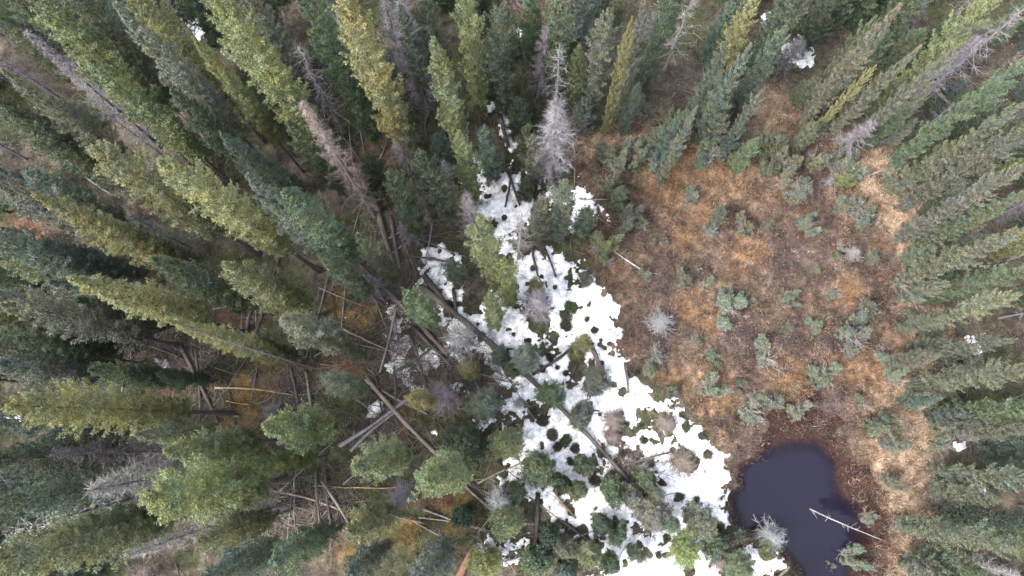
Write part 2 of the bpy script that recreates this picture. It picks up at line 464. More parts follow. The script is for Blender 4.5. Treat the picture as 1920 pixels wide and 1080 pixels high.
# ------------------------------------------------------------------ pond
pmin, pmax = POND.min(0) - 3, POND.max(0) + 3
px_ = np.arange(pmin[0], pmax[0], .12); py_ = np.arange(pmin[1], pmax[1], .12)
X, Y = np.meshgrid(px_, py_); T_ = terr(X, Y)
dep = WATER_Z - T_
inside = pondf(X, Y) > -3.4
keep = (dep > -.06) & inside
idx = np.arange(X.size).reshape(X.shape)
cell = keep[:-1, :-1] & keep[:-1, 1:] & keep[1:, 1:] & keep[1:, :-1]
Q = np.stack([idx[:-1, :-1][cell], idx[:-1, 1:][cell], idx[1:, 1:][cell], idx[1:, :-1][cell]], -1)
used = np.unique(Q); remap = -np.ones(X.size, int); remap[used] = np.arange(len(used))
V = np.stack([X.ravel()[used], Y.ravel()[used], np.full(len(used), WATER_Z)], -1)
dv = smooth(-.03, .40, dep.ravel()[used]) * .95 + .03
pw = link('pond', mesh_np('pond', V, remap[Q], {'depth': ('FLOAT', dv)}, True), M_WATER)
tag(pw, 'dark indigo bog pond at the lower right', 'pond', kind='structure')

# ------------------------------------------------------------------ snow
X, Y = np.meshgrid(np.arange(-29, 25, .075), np.arange(-9.5, 24, .075))
S = snowf(X, Y)
keepv = S > -.45
idx = np.arange(X.size).reshape(X.shape)
cell = keepv[:-1, :-1] & keepv[:-1, 1:] & keepv[1:, 1:] & keepv[1:, :-1]
Q = np.stack([idx[:-1, :-1][cell], idx[:-1, 1:][cell], idx[1:, 1:][cell], idx[1:, :-1][cell]], -1)
used = np.unique(Q); remap = -np.ones(X.size, int); remap[used] = np.arange(len(used))
xs, ys, ss = X.ravel()[used], Y.ravel()[used], S.ravel()[used]
zs = terr(xs, ys) + np.clip(ss * .42, -.12, .06) + .07 * smooth(.1, .9, ss) + .03 * (fbm(xs * 1.5, ys * 1.5, 91, 2) - .5) * (ss > .2)
sn = link('snow', mesh_np('snow', np.stack([xs, ys, zs], -1), remap[Q], None, True), M_SNOW)
tag(sn, 'melting patchy white snow between the log jam and the bog', 'snow', kind='stuff')

# ------------------------------------------------------------------ tree builders
def spruce_crown(seed, h, Rm, base, dens=1.0, blunt=0.35, size=1.0, rag=0.0):
    rs = np.random.RandomState(seed)
    zb = h * base; Lc = h - zb
    nb = max(14, int(Lc * 23 * dens))
    t = (np.arange(nb) + rs.rand(nb)) / nb
    t = t ** .85
    az = np.arange(nb) * 2.39996 + rs.normal(0, .35, nb)
    prof = np.minimum(1.0, (t / blunt) ** .75) * (1 - .22 * np.clip((t - .55) / .45, 0, 1))
    lump = (.50 - rag) + (1.0 + 2 * rag) * fbm(np.cos(az) * 1.6 + t * Lc * .9 + seed, np.sin(az) * 1.6 + t * Lc * .55, seed % 97, 3)
    bl = np.maximum(.10, Rm * prof * lump * (.78 + .4 * rs.rand(nb)))
    # gaps where a branch is missing
    drop = rs.rand(nb) < .06 + rag * .5; bl[drop] *= .45
    z0 = h - .02 - t * (Lc - .05)
    el = np.interp(t, [0, .08, .3, 1], [1.25, .75, .12, -.30]) + rs.normal(0, .12, nb)
    dh = np.stack([np.cos(az), np.sin(az), np.zeros(nb)], -1)
    def spine(s):                      # s (nb, k)
        hor = bl[:, None] * s * np.cos(el)[:, None]
        ver = bl[:, None] * (s * np.sin(el)[:, None] - .22 * s + .42 * s ** 3)
        p = dh[:, None, :] * hor[..., None]; p[..., 2] += z0[:, None] + ver
        return p
    kt = 15
    s = (np.linspace(.04, 1.0, kt) ** .75)[None, :] + rs.normal(0, .03, (nb, kt)); s = np.clip(s, .08, 1.02)
    P = spine(s); D = norm(spine(s + .05) - spine(s - .05))
    side = norm(np.cross(D, np.array([0, 0, 1.0]))) * np.where(np.arange(kt) % 2, 1, -1)[None, :, None]
    tl = (bl[:, None] * .34 * (1.08 - s) + .10) * (.7 + .6 * rs.rand(nb, kt))
    tw = norm(D * .7 + side * (.35 + .75 * (1.05 - s))[..., None] + rs.normal(0, .16, P.shape) + np.array([0, 0, -.06]))
    want = np.clip((bl * 14).astype(int) + 5, 5, kt)
    mask = (np.arange(kt)[None, :] % 15) >= (kt - want)[:, None]
    P, D, tw, tl, ss = P[mask], D[mask], tw[mask], tl[mask], s[mask]
    bi = np.repeat(np.arange(nb)[:, None], kt, 1)[mask]
    kb = 12
    u = (np.arange(kb)[None, :] + rs.rand(len(P), kb)) / kb
    o = P[:, None, :] + tw[:, None, :] * (tl[:, None] * u)[..., None]
    o += rs.normal(0, .028, o.shape)
    d = norm(tw[:, None, :] * .6 + rs.normal(0, .75, o.shape) + np.array([0, 0, .10]))
    ln = (.06 + .06 * rs.rand(*u.shape)) * size; wd = (.036 + .026 * rs.rand(*u.shape)) * size
    brand = rs.rand(nb)
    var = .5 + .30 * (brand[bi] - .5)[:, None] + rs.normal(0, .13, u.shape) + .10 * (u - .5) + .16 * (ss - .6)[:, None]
    var = np.clip(var, .06, 1.0); var[rs.rand(*var.shape) < .02] = 0
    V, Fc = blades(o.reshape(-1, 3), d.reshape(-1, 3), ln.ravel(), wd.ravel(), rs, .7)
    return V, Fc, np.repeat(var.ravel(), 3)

def trunk_mesh(name, seed, h, r0, r1=.02, sides=7, bend=.015):
    rs = np.random.RandomState(seed)
    k = 9; tz = np.linspace(0, 1, k)
    P = np.zeros((1, k, 3)); P[0, :, 2] = tz * h - .12 * (1 - tz)
    P[0, :, 0] = np.cumsum(rs.normal(0, bend, k)) * tz * h * .08; P[0, :, 1] = np.cumsum(rs.normal(0, bend, k)) * tz * h * .08
    rad = (r0 * (1 - tz) ** 1.1 * .9 + r1 * .7)[None, :]; rad[0, 0] *= 1.5
    V, Q = tubes(P, rad, sides)
    return mesh_np(name, V, Q, None, True)

def stick_branches(name, seed, z0, z1, n, length, droop=.25, r=.014, twigs=7, twl=.22, up=0.0, var=True, tw_w=.013, taper_top=True):
    """bare branches with fine twigs between two heights"""
    rs = np.random.RandomState(seed)
    t = (np.arange(n) + rs.rand(n)) / n
    az = np.arange(n) * 2.39996 + rs.normal(0, .5, n)
    z = z0 + (z1 - z0) * t
    L_ = length * (.35 + .8 * rs.rand(n)) * (np.clip((1.04 - t) / .6, .12, 1) if taper_top else 1.0)
    k = 5; s = np.linspace(0, 1, k)
    P = np.zeros((n, k, 3))
    wob = rs.normal(0, .09, (n, k)).cumsum(1) * s
    P[..., 0] = np.cos(az[:, None] + wob) * L_[:, None] * s; P[..., 1] = np.sin(az[:, None] + wob) * L_[:, None] * s
    P[..., 2] = z[:, None] + L_[:, None] * (up * s - droop * s + .22 * s ** 2 + rs.normal(0, .03, (n, k)).cumsum(1) * s)
    rad = (r * (1.1 - .85 * s))[None, :] * (.6 + .6 * rs.rand(n))[:, None]
    V1, Q1 = tubes(P, rad, 3)
    F1 = np.concatenate([Q1[:, [0, 1, 2]], Q1[:, [0, 2, 3]]])
    if twigs:
        u = .2 + .8 * rs.rand(n, twigs)
        i0 = np.minimum((u * (k - 1)).astype(int), k - 2); fr = u * (k - 1) - i0
        ii = np.arange(n)[:, None]
        o = P[ii, i0] * (1 - fr)[..., None] + P[ii, i0 + 1] * fr[..., None]
        d0 = norm(P[ii, i0 + 1] - P[ii, i0])
        d = norm(d0 * .7 + rs.normal(0, .55, o.shape) + np.array([0, 0, -.08]))
        ln = twl * (.4 + .9 * rs.rand(n * twigs)); wd = tw_w * (.7 + .6 * rs.rand(n * twigs))
        V2, F2 = blades(o.reshape(-1, 3), d.reshape(-1, 3), ln, wd, rs, 1.0)
        V = np.concatenate([V1, V2]); Fc = np.concatenate([F1, F2 + len(V1)])
    else:
        V, Fc = V1, F1
    return mesh_np(name, V, Fc)

def crown_mesh(name, *a, **k):
    V, Fc, var = spruce_crown(*a, **k)
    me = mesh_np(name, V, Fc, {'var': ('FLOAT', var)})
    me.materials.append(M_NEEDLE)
    return me

# prototypes: (height, crown radius, live crown base) with shared meshes
PROTO = []; FULL = []; BUSH = []
sd_ = 100
for h0, r0, cb, nv in [(18, 1.0, .40, 3), (14.5, 1.0, .37, 5), (11, 1.0, .30, 5), (8, .95, .22, 4), (5.5, .9, .12, 3), (3.2, .8, .05, 3), (1.5, .55, .04, 3)]:
    for v in range(nv):
        sd_ += 7
        cb_ = cb * (.8 + .4 * random.random())
        cm = crown_mesh('spruce_crown', sd_, h0, r0, cb_, dens=(1.0 if h0 > 6 else 1.5 if h0 > 3 else 2.6), blunt=random.choice([.28, .38, .5]), size=1.0 if h0 > 6 else .82, rag=.26 if v % 2 else .06)
        tm = trunk_mesh('spruce_trunk', sd_ + 1, h0, .011 * h0 + .02); tm.materials.append(M_BARK)
        db = None
        if h0 >= 8:
            db = stick_branches('dead_branches', sd_ + 2, .08 * h0, (cb_ + .12) * h0, int(h0 * 4), .95, .35, .012, 10, .22, taper_top=False)
            db.materials.append(M_DEAD)
        PROTO.append((h0, r0, cm, tm, db))
for h0, r0, nv in [(13.5, .95, 3), (9.5, .9, 3), (6.5, .85, 2)]:
    for v in range(nv):
        sd_ += 7
        cm = crown_mesh('spruce_crown', sd_, h0, r0, .06, dens=.8, blunt=random.choice([.22, .3, .42]), rag=.32)
        tm = trunk_mesh('spruce_trunk', sd_ + 1, h0, .010 * h0 + .02); tm.materials.append(M_BARK)
        db = stick_branches('dead_branches', sd_ + 2, .05 * h0, .8 * h0, int(h0 * 5), r0 * 1.05, .2, .012, 10, .22, taper_top=True); db.materials.append(M_DEAD)
        FULL.append((h0, r0, cm, tm, db))
FULL += [p for p in PROTO if p[0] < 6]
# stunted bog spruces: several loose leaning stems
for v in range(8):
    sd_ += 9
    rr = np.random.RandomState(sd_)
    Vs, Fs, vs, n0 = [], [], [], 0
    for q in range(rr.randint(2, 6)):
        hh = rr.uniform(.5, 1.45); V_, F_, v_ = spruce_crown(sd_ * 3 + q, hh, rr.uniform(.14, .36), .04, dens=1.25, blunt=rr.uniform(.4, .9), size=.72, rag=.35)
        off = rr.normal(0, .25, 2); ln_ = off * .4 + rr.normal(0, .15, 2)
        V_[:, 0] += off[0] + V_[:, 2] * ln_[0]; V_[:, 1] += off[1] + V_[:, 2] * ln_[1]
        Vs.append(V_); Fs.append(F_ + n0); vs.append(v_ * rr.uniform(.8, 1.1)); n0 += len(V_)
    cm = mesh_np('bush_crown', np.concatenate(Vs), np.concatenate(Fs), {'var': ('FLOAT', np.concatenate(vs))}); cm.materials.append(M_NEEDLE)
    tm = stick_branches('bush_stems', sd_ + 4, .02, .7, 26, .62, -.5, .013, 14, .22, tw_w=.015, taper_top=False); tm.materials.append(M_DEAD)
    BUSH.append((1.3, .6, cm, tm, None))
# dead trees: fine = still carrying its fine twigs, bare = few stout branches
DPROTO = {'fine': [], 'bare': []}
for h0, r0 in [(13, .95), (9, .9), (6, .8), (3.0, .7)]:
    for v in range(2):
        sd_ += 5
        tm = trunk_mesh('dead_trunk', sd_, h0, .009 * h0 + .02); tm.materials.append(M_DEAD)
        bm_ = stick_branches('twigs', sd_ + 1, .10 * h0, .985 * h0, int(h0 * 16) + 30, r0, .18, .013, 26, .26, tw_w=.017); bm_.materials.append(M_DEAD)
        DPROTO['fine'].append((h0, r0, tm, bm_))
        sd_ += 5
        tm = trunk_mesh('dead_trunk', sd_, h0, .008 * h0 + .02, .02); tm.materials.append(M_DEAD)
        bm_ = stick_branches('twigs', sd_ + 1, .22 * h0, .96 * h0, int(h0 * 6) + 8, r0 * .9, .30, .021, 9, .28, tw_w=.02); bm_.materials.append(M_DEAD)
        DPROTO['bare'].append((h0, r0, tm, bm_))

COLS = {'Y': (.190, .186, .082), 'y': (.150, .164, .084), 'G': (.098, .124, .076), 'B': (.098, .124, .102), 'K': (.068, .090, .060),
        'O': (.134, .136, .106), 'P': (.154, .168, .124), 'L': (.160, .176, .066), 'b': (.142, .160, .120), 'g': (.132, .152, .094), 'o': (.152, .148, .104)}
CNAME = {'Y': 'yellow-green', 'y': 'light green', 'G': 'mid green', 'B': 'blue-green', 'K': 'dark green', 'O': 'grey-olive', 'P': 'pale green', 'L': 'bright lime-green', 'b': 'grey-green', 'g': 'dull green', 'o': 'olive-brown'}
BARK_C = (.105, .088, .080)
TREES = []          # every placed plant: dict for labelling

def vary(c, s=.12):
    k = 1 + random.uniform(-s, s)
    return tuple(max(.005, v * k * (1 + random.uniform(-.07, .07))) for v in c)

def place_spruce(x, y, h, r, ck, extra=None, name='spruce_tree', group='spruce trees of the forest', lean=.012, full=False):
    pool = BUSH if name == 'bog_spruce' else FULL if full else PROTO
    cand = sorted(pool, key=lambda p: abs(math.log(p[0] / h)))[:8 if pool is BUSH else 3]
    p = random.choice([c for c in cand if abs(math.log(c[0] / h)) < abs(math.log(cand[0][0] / h)) + .2])
    e = bpy.data.objects.new(name, None); COL.objects.link(e)
    e.empty_display_size = .3
    e.location = (x, y, terr1(x, y) - .03)
    e.rotation_euler = (random.gauss(0, lean), random.gauss(0, lean), random.random() * 6.283)
    sxy = r * (.60 if h > 7 else .66 if h > 5 else .80) / p[1]; e.scale = (sxy * random.uniform(.92, 1.08), sxy * random.uniform(.92, 1.08), h / p[0])
    col = vary(COLS[ck]); gm = sum(col) / 3; col = tuple(v * .84 + gm * .16 for v in col)
    link('trunk', p[3], None, e, vary(BARK_C if name != 'bog_spruce' else (.20, .18, .17))); link('crown', p[2], None, e, col)
    if p[4]: tag(link('dead_branches', p[4], None, e, vary((.13, .115, .115))), kind='stuff')
    TREES.append(dict(o=e, x=x, y=y, h=h, r=r, look=ck, extra=extra, kind=name)); e['group'] = group
    return e

def place_dead(x, y, h, r, style, col, extra=None, lean=.03, name='dead_tree'):
    cand = sorted(DPROTO[style], key=lambda p: abs(math.log(p[0] / h)))[:2]
    p = random.choice(cand)
    e = bpy.data.objects.new(name, None); COL.objects.link(e)
    e.empty_display_size = .3
    e.location = (x, y, terr1(x, y) - .03); e.rotation_euler = (random.gauss(0, lean), random.gauss(0, lean), random.random() * 6.283)
    sxy = r * (1.3 if style == 'fine' else 1.5) / p[1] if h > 2.2 else r / p[1]; e.scale = (sxy, sxy, h / p[0])
    link('trunk', p[2], None, e, col); link('branches', p[3], None, e, vary(col, .08))
    TREES.append(dict(o=e, x=x, y=y, h=h, r=r, look='dead_' + style, extra=extra, kind=name)); e['group'] = 'dead standing trees'
    return e

def tipbase(tx, ty, bx, by, hmin=1.2, hmax=20.5):
    """height from the tip's ray and the foot's distance from the point below the drone"""
    d = ray(tx, ty); tan = math.hypot(d[0], d[1]) / -d[2]
    gb = ground(bx, by); rb = math.hypot(*gb)
    h = min(hmax, max(hmin, H - rb / max(tan, 1e-3)))
    if h > 9: h = 9 + (h - 9) * .55
    gp = ground(tx, ty, h)
    return gp[0], gp[1], h

NEAR = {(652,1002):8,(652,1078):7,(790,1088):8,(652,872):12,(808,905):12,(772,742):7,(872,688):4,(900,757):5,(945,838):6,(868,832):3,(765,560):8,
 (1010,882):2.5,(985,662):4.5,(1036,738):3,(1094,640):3.5,(1118,712):2.5,(900,405):12,(943,497):8.5,(915,552):7.5,(1006,528):3.5,(842,492):4.5,
 (1215,905):1.8,(1150,925):1.8,(1232,972):2.4,(1325,985):2.4,(1295,1040):2.2,(1130,985):1.8,(1165,1005):1.8,(1398,1070):2.2,(1095,780):1.6,(965,925):2.5,
 (945,985):4,(1110,1050):3,(905,1065):3,(1030,1010):1.8,(1000,1060):2,(865,970):2,(1055,905):1.8,(1100,395):4,(498,800):11,(484,870):8.5,(605,712):8,
 (535,595):10,(508,1052):9,(376,1010):9,(258,950):13,(300,830):11,(855,250):9,(1010,385):6,(1058,345):8,
 (1010,548):5,(855,625):4,(822,745):4,(965,398):7.5,(868,368):7,(740,935):3,(935,940):3.5,(905,1035):2.3,(500,770):1.8,(975,755):1.5,(1285,868):.9,
 (1250,792):.8,(1152,790):.8,(1150,820):.7,(1452,1012):1.1,(1352,1055):.9,(1242,602):.9,(690,525):3,(755,420):3,(400,985):7,(255,1022):9,(590,640):4}
def locate(tx, ty, bx, by, hmin=1.2):
    if (tx, ty) in NEAR:
        h = NEAR[(tx, ty)]; gp = ground(tx, ty, h)
        return gp[0], gp[1], h
    return tipbase(tx, ty, bx, by, hmin)
# live spruces: tip pixel, foot pixel, crown radius, colour
T = [
 (10,-40,480,400,1.45,'y'),(168,122,470,440,1.35,'y'),(90,-60,480,330,1.4,'G'),(218,20,540,480,1.2,'P'),(235,-20,560,350,1.2,'Y'),
 (355,80,600,400,.85,'Y'),(375,-25,690,500,1.25,'Y'),(450,-25,640,310,1.15,'O'),(560,-25,700,350,1.25,'G'),(622,-15,840,520,1.1,'Y'),
 (640,145,705,290,.8,'G'),(60,372,480,590,1.05,'Y'),(180,278,560,560,1.3,'y'),(310,290,690,600,1.15,'Y'),(475,335,730,565,1.15,'B'),
 (545,360,750,560,1.1,'G'),(135,515,530,690,1.2,'Y'),(285,488,540,640,1.25,'G'),(422,500,610,640,1.35,'y'),(303,607,640,722,.75,'Y'),
 (535,595,700,690,1.25,'P'),(605,712,720,742,.9,'P'),(-40,330,330,520,1.25,'O'),(-30,440,300,620,1.2,'B'),(-60,165,330,420,1.3,'G'),
 (0,140,400,440,1.0,'O'),(75,238,230,380,.7,'O'),(-25,195,300,470,1.1,'G'),(-30,560,420,690,1.35,'O'),(45,750,560,775,1.2,'Y'),
 (60,787,380,805,.75,'Y'),(-50,795,400,830,1.2,'B'),(-40,860,350,840,1.2,'K'),(255,828,470,830,.95,'P'),(300,830,560,832,1.25,'y'),
 (258,950,560,862,1.55,'L'),(484,870,640,858,.75,'L'),(498,800,700,832,1.3,'y'),(-30,940,350,900,1.15,'B'),(-25,1062,520,925,1.4,'y'),
 (60,1012,420,930,1.1,'G'),(376,1010,560,930,.9,'y'),(508,1052,650,985,1.1,'G'),(380,1090,560,990,1.2,'B'),(652,1002,745,950,1.05,'y'),
 (652,1078,765,1000,.85,'B'),(790,1088,850,1030,1.15,'B'),(652,872,800,852,1.2,'y'),(808,905,900,868,1.2,'y'),(772,742,835,775,.65,'Y'),
 (872,688,902,722,.55,'Y'),(900,757,932,778,.85,'B'),(945,838,965,815,1.05,'y'),(868,832,892,828,1.15,'K'),(765,560,835,632,1.0,'G'),
 (1010,882,1010,870,.95,'G'),(985,662,988,695,.75,'B'),(1036,738,1035,765,.85,'G'),(1094,640,1084,678,.65,'Y'),(1118,712,1115,732,.85,'O'),
 (900,405,930,605,.95,'y'),(943,497,962,598,.75,'L'),(915,552,945,645,.8,'y'),(1006,528,1005,552,.5,'Y'),(842,492,850,550,.55,'K'),
 (855,250,895,430,.75,'y'),(813,72,885,375,1.05,'y'),(862,-25,915,270,.85,'Y'),(935,68,958,215,1.1,'G'),(905,240,935,335,.95,'B'),
 (780,290,838,420,1.1,'K'),(970,192,982,258,.7,'G'),(985,240,992,298,.65,'y'),(1000,252,1005,345,.75,'O'),(1058,345,1048,480,.9,'O'),
 (1010,385,1012,470,.85,'O'),(1100,395,1095,448,.75,'G'),(1188,25,1135,290,.55,'Y'),(1135,20,1090,210,.95,'O'),(1045,-10,1030,180,1.1,'G'),
 (1000,-30,1000,130,1.05,'G'),(1085,90,1065,205,.8,'y'),(1212,0,1155,260,.7,'O'),(1195,155,1165,255,.6,'B'),(1262,-30,1190,170,1.1,'K'),
 (1432,-30,1300,150,1.05,'Y'),(1365,85,1295,245,.85,'B'),(1405,90,1325,275,.9,'B'),(1470,55,1375,215,1.05,'B'),(1352,167,1310,255,.5,'P'),
 (1425,172,1350,275,.5,'O'),(1392,232,1340,285,.5,'B'),(1265,228,1192,295,.75,'B'),(1305,205,1240,350,.6,'O'),(1600,-40,1520,70,1.25,'K'),
 (1520,-60,1420,70,1.1,'K'),(1692,5,1465,250,.95,'O'),(1637,125,1520,262,.42,'Y'),(1722,80,1560,270,.75,'O'),(1800,85,1585,300,.8,'O'),
 (1875,-15,1560,235,1.0,'y'),(1660,60,1520,190,.9,'G'),(1925,115,1625,320,1.0,'G'),(1935,185,1625,360,.9,'O'),(1945,232,1655,400,1.0,'O'),
 (1935,312,1650,450,.9,'O'),(1935,360,1700,470,.9,'G'),(1930,430,1695,565,.95,'P'),(1945,490,1740,590,.9,'G'),(1912,557,1725,640,.85,'P'),
 (1905,630,1745,692,.6,'P'),(1775,590,1690,642,.45,'P'),(1762,662,1665,702,.6,'O'),(1935,690,1705,742,.9,'O'),(1765,745,1692,752,.65,'B'),
 (1940,762,1755,790,1.0,'G'),(1930,805,1750,815,.75,'O'),(1872,935,1745,888,.8,'P'),(1938,898,1745,858,.8,'P'),(1930,1042,1690,935,.95,'O'),
 (1940,985,1760,900,.95,'K'),(1890,1090,1720,985,1.0,'G'),(1800,1090,1705,1010,.8,'O'),(1820,780,1740,785,.6,'B'),(1860,440,1745,500,.6,'O'),
 (1850,330,1700,400,.55,'G'),(1835,395,1725,460,.6,'B'),(1740,170,1610,280,.7,'G'),(1640,35,1500,170,.7,'G'),(1900,700,1790,720,.7,'K'),
 (690,300,715,350,.8,'G'),(985,345,995,372,.5,'G'),(915,90,935,190,.8,'K'),(795,10,860,200,1.0,'K'),
 (700,60,770,220,.9,'B'),(745,15,800,230,.85,'B'),(1215,905,1212,900,.6,'G'),(1150,925,1150,920,.6,'G'),(1232,972,1225,950,.95,'O'),
 (1325,985,1310,960,.9,'O'),(1295,1040,1285,1028,.8,'L'),(1130,985,1128,975,.55,'K'),(1165,1005,1158,992,.5,'G'),(1398,1070,1385,1050,.8,'G'),
 (1095,780,1092,775,.65,'P'),(965,925,960,915,.6,'G'),(945,985,950,970,1.0,'y'),(1110,1050,1105,1035,.75,'y'),(905,1065,915,1040,.9,'L'),
 (1030,1010,1025,1000,.6,'K'),(1000,1060,1000,1040,.8,'G'),(865,970,890,950,.6,'K'),(470,640,560,680,.6,'K'),(240,700,360,730,.7,'K'),
 (300,700,400,730,.6,'K'),(170,690,340,740,.9,'G'),(30,640,260,700,.9,'K'),(30,610,250,680,.8,'G'),(150,560,330,660,.8,'K'),
 (90,450,280,580,.9,'B'),(220,420,380,560,.8,'G'),(540,230,650,380,.9,'G'),(430,250,590,420,1.0,'B'),(470,290,620,450,.9,'K'),
 (330,180,520,400,1.0,'K'),(600,470,720,600,.9,'G'),(680,440,760,540,.8,'G'),(730,330,800,450,.9,'G'),(810,320,860,430,.8,'G'),
 (1055,905,1050,890,.5,'K'),(620,640,690,690,.6,'G'),(1080,610,1070,640,.0,'Y'),
]
T += [(1100,875,1098,870,.55,'G'),(1190,935,1186,928,.6,'O'),(1265,985,1258,975,.6,'G'),(1200,1045,1196,1035,.55,'G'),(1085,920,1082,915,.5,'y'),(1060,1035,1056,1025,.6,'O'),
      (1150,1065,1146,1055,.55,'G'),(1235,930,1230,925,.5,'O'),(1345,1030,1338,1020,.55,'G'),(1065,1075,1060,1065,.6,'B'),(960,690,965,700,.5,'G'),(935,660,945,680,.5,'B')]
for q in T[-12:]: NEAR[q[:2]] = 1.6 + (q[0] % 7) * .2
for tx, ty, bx, by, r, ck in T:
    if r <= 0: continue
    x, y, h = locate(tx, ty, bx, by)
    right = tx > 1060
    place_spruce(x, y, h, r * (.86 if right and h > 3 else 1), ck, full=right or 840 < tx)

LAV = (.150, .137, .150); GRY = (.180, .168, .170); RED = (.180, .145, .140); PALE = (.22, .205, .205); BRN = (.135, .115, .105)
DT = [
 (545,90,645,250,.75,'bare',GRY,'bare grey dead tree with drooping branches above the reddish dead tree'),
 (565,215,725,445,.65,'fine',RED,'tall dead spruce with reddish top left of the two crossing logs'),
 (1043,175,1036,345,.9,'fine',LAV,'dense lavender-grey dead spruce at the top of the snow'),
 (1010,45,1003,185,.5,'fine',LAV,'thin lavender-grey dead spruce left of the whitish snag near the top'),
 (1052,85,1008,218,.6,'bare',PALE,'whitish bare snag with crooked branches near the top centre'),
 (735,10,778,215,.85,'fine',LAV,'lavender-grey dead spruce right of the tall yellow-green spruce at the top'),
 (698,-20,765,160,.7,'fine',LAV,'lavender dead spruce cut by the top edge left of centre'),
 (1010,548,1010,622,.7,'fine',LAV,'bushy lavender dead tree standing in the middle of the snow'),
 (855,625,885,682,.85,'fine',LAV,'bushy lavender dead tree over the long diagonal log'),
 (822,745,838,742,.75,'fine',LAV,'grey dead bush with white twigs below the log jam'),
 (965,398,948,494,.5,'bare',PALE,'white bare snag with curved branches at the narrow upper snow'),
 (868,368,872,455,.6,'fine',LAV,'lavender dead tree left of the pointed light green spruce'),
 (1300,-15,1240,130,.7,'bare',GRY,'grey dead tree with hanging branches at the top edge right of centre'),
 (1920,10,1700,200,.9,'bare',LAV,'large lavender dead tree with drooping branches in the top right corner'),
 (1860,800,1755,803,.6,'bare',LAV,'lavender dead tree at the right edge above the pond level'),
 (160,900,420,882,.95,'fine',LAV,'wide grey dead tree with tangled branches at the lower left'),
 (255,1022,490,945,.5,'fine',GRY,'grey dead spire beneath the big lime-green spruce'),
 (740,935,752,925,.6,'fine',GRY,'grey dead bush beside the light green spruce at the bottom'),
 (935,940,938,925,.6,'fine',GRY,'spiky grey dead bush near the bottom centre left of the vertical log'),
 (905,1035,915,1025,.45,'bare',PALE,'small whitish dead star-shaped bush at the bottom'),
 (400,985,520,935,.8,'fine',GRY,'grey dead spruce right of the big lime-green spruce'),
 (590,640,640,665,.4,'bare',GRY,'small bare grey treetop above the pale round spruce'),
 (500,770,520,770,.6,'fine',GRY,'grey brushy dead bush by the straw-coloured pole'),
 (690,525,720,560,.6,'fine',LAV,'lavender dead branches left of the log crossing'),
 (755,420,770,450,.5,'fine',GRY,'small grey dead bush right of the parallel logs'),
 (1500,75,1445,120,.6,'fine',LAV,'lavender dead bush beside the top right snow patch'),
 (355,622,705,735,.16,'bare',PALE,'bare grey pole of a dead spruce beside a yellow-green crown'),
 (975,755,982,765,.35,'fine',PALE,'small white-twigged dead bush on the snow edge'),
 (735,245,765,330,.5,'fine',GRY,'small grey dead spruce left of the upper centre'),
 (1285,868,1283,864,.85,'fine',BRN,'broad brown leafless bush on the open snow by the pond'),
 (1250,792,1249,789,.7,'fine',BRN,'reddish-brown leafless bush at the upper snow edge'),
 (1152,790,1152,788,.75,'fine',BRN,'brown leafless bush on the snow right of the long log'),
 (1150,820,1150,818,.5,'fine',BRN,'smaller brown leafless bush just below another on the snow'),
 (1452,1012,1445,1005,.8,'fine',GRY,'grey leafless bush between the snow and the pond'),
 (1352,1055,1348,1045,.6,'fine',BRN,'dark brown leafless bush at the bottom of the snow'),
 (1242,602,1240,600,.75,'fine',GRY,'grey dead bush in the bog beside the snow'),
 (350,440,380,470,.5,'bare',GRY,'grey snag low among the dark left trees'),
 (190,150,330,330,.6,'fine',LAV,'lavender dead spruce between tall green spruces in the upper left'),
 (20,60,330,330,.6,'fine',LAV,'lavender dead spruce below the upper left corner'),
 (130,160,390,400,.35,'bare',GRY,'slim grey dead pole in the upper left'),
 (1830,55,1640,220,.7,'fine',LAV,'lavender dead spruce between grey-olive spruces in the upper right'),
 (1560,335,1545,350,.4,'bare',GRY,'small grey dead bush in the upper right bog'),
 (1640,225,1570,290,.6,'fine',LAV,'lavender dead spruce along the upper right bog edge'),
 (1610,470,1600,480,.5,'fine',GRY,'grey dead bush in the right part of the bog'),
 (0,975,260,920,.7,'bare',GRY,'grey dead branches at the left edge near the bottom'),
 (100,860,330,860,.6,'fine',GRY,'grey dead spruce low at the left edge'),
]
for tx, ty, bx, by, r, st, c, lab in DT:
    x, y, h = locate(tx, ty, bx, by, .9)
    place_dead(x, y, h, r, st, c, lab)

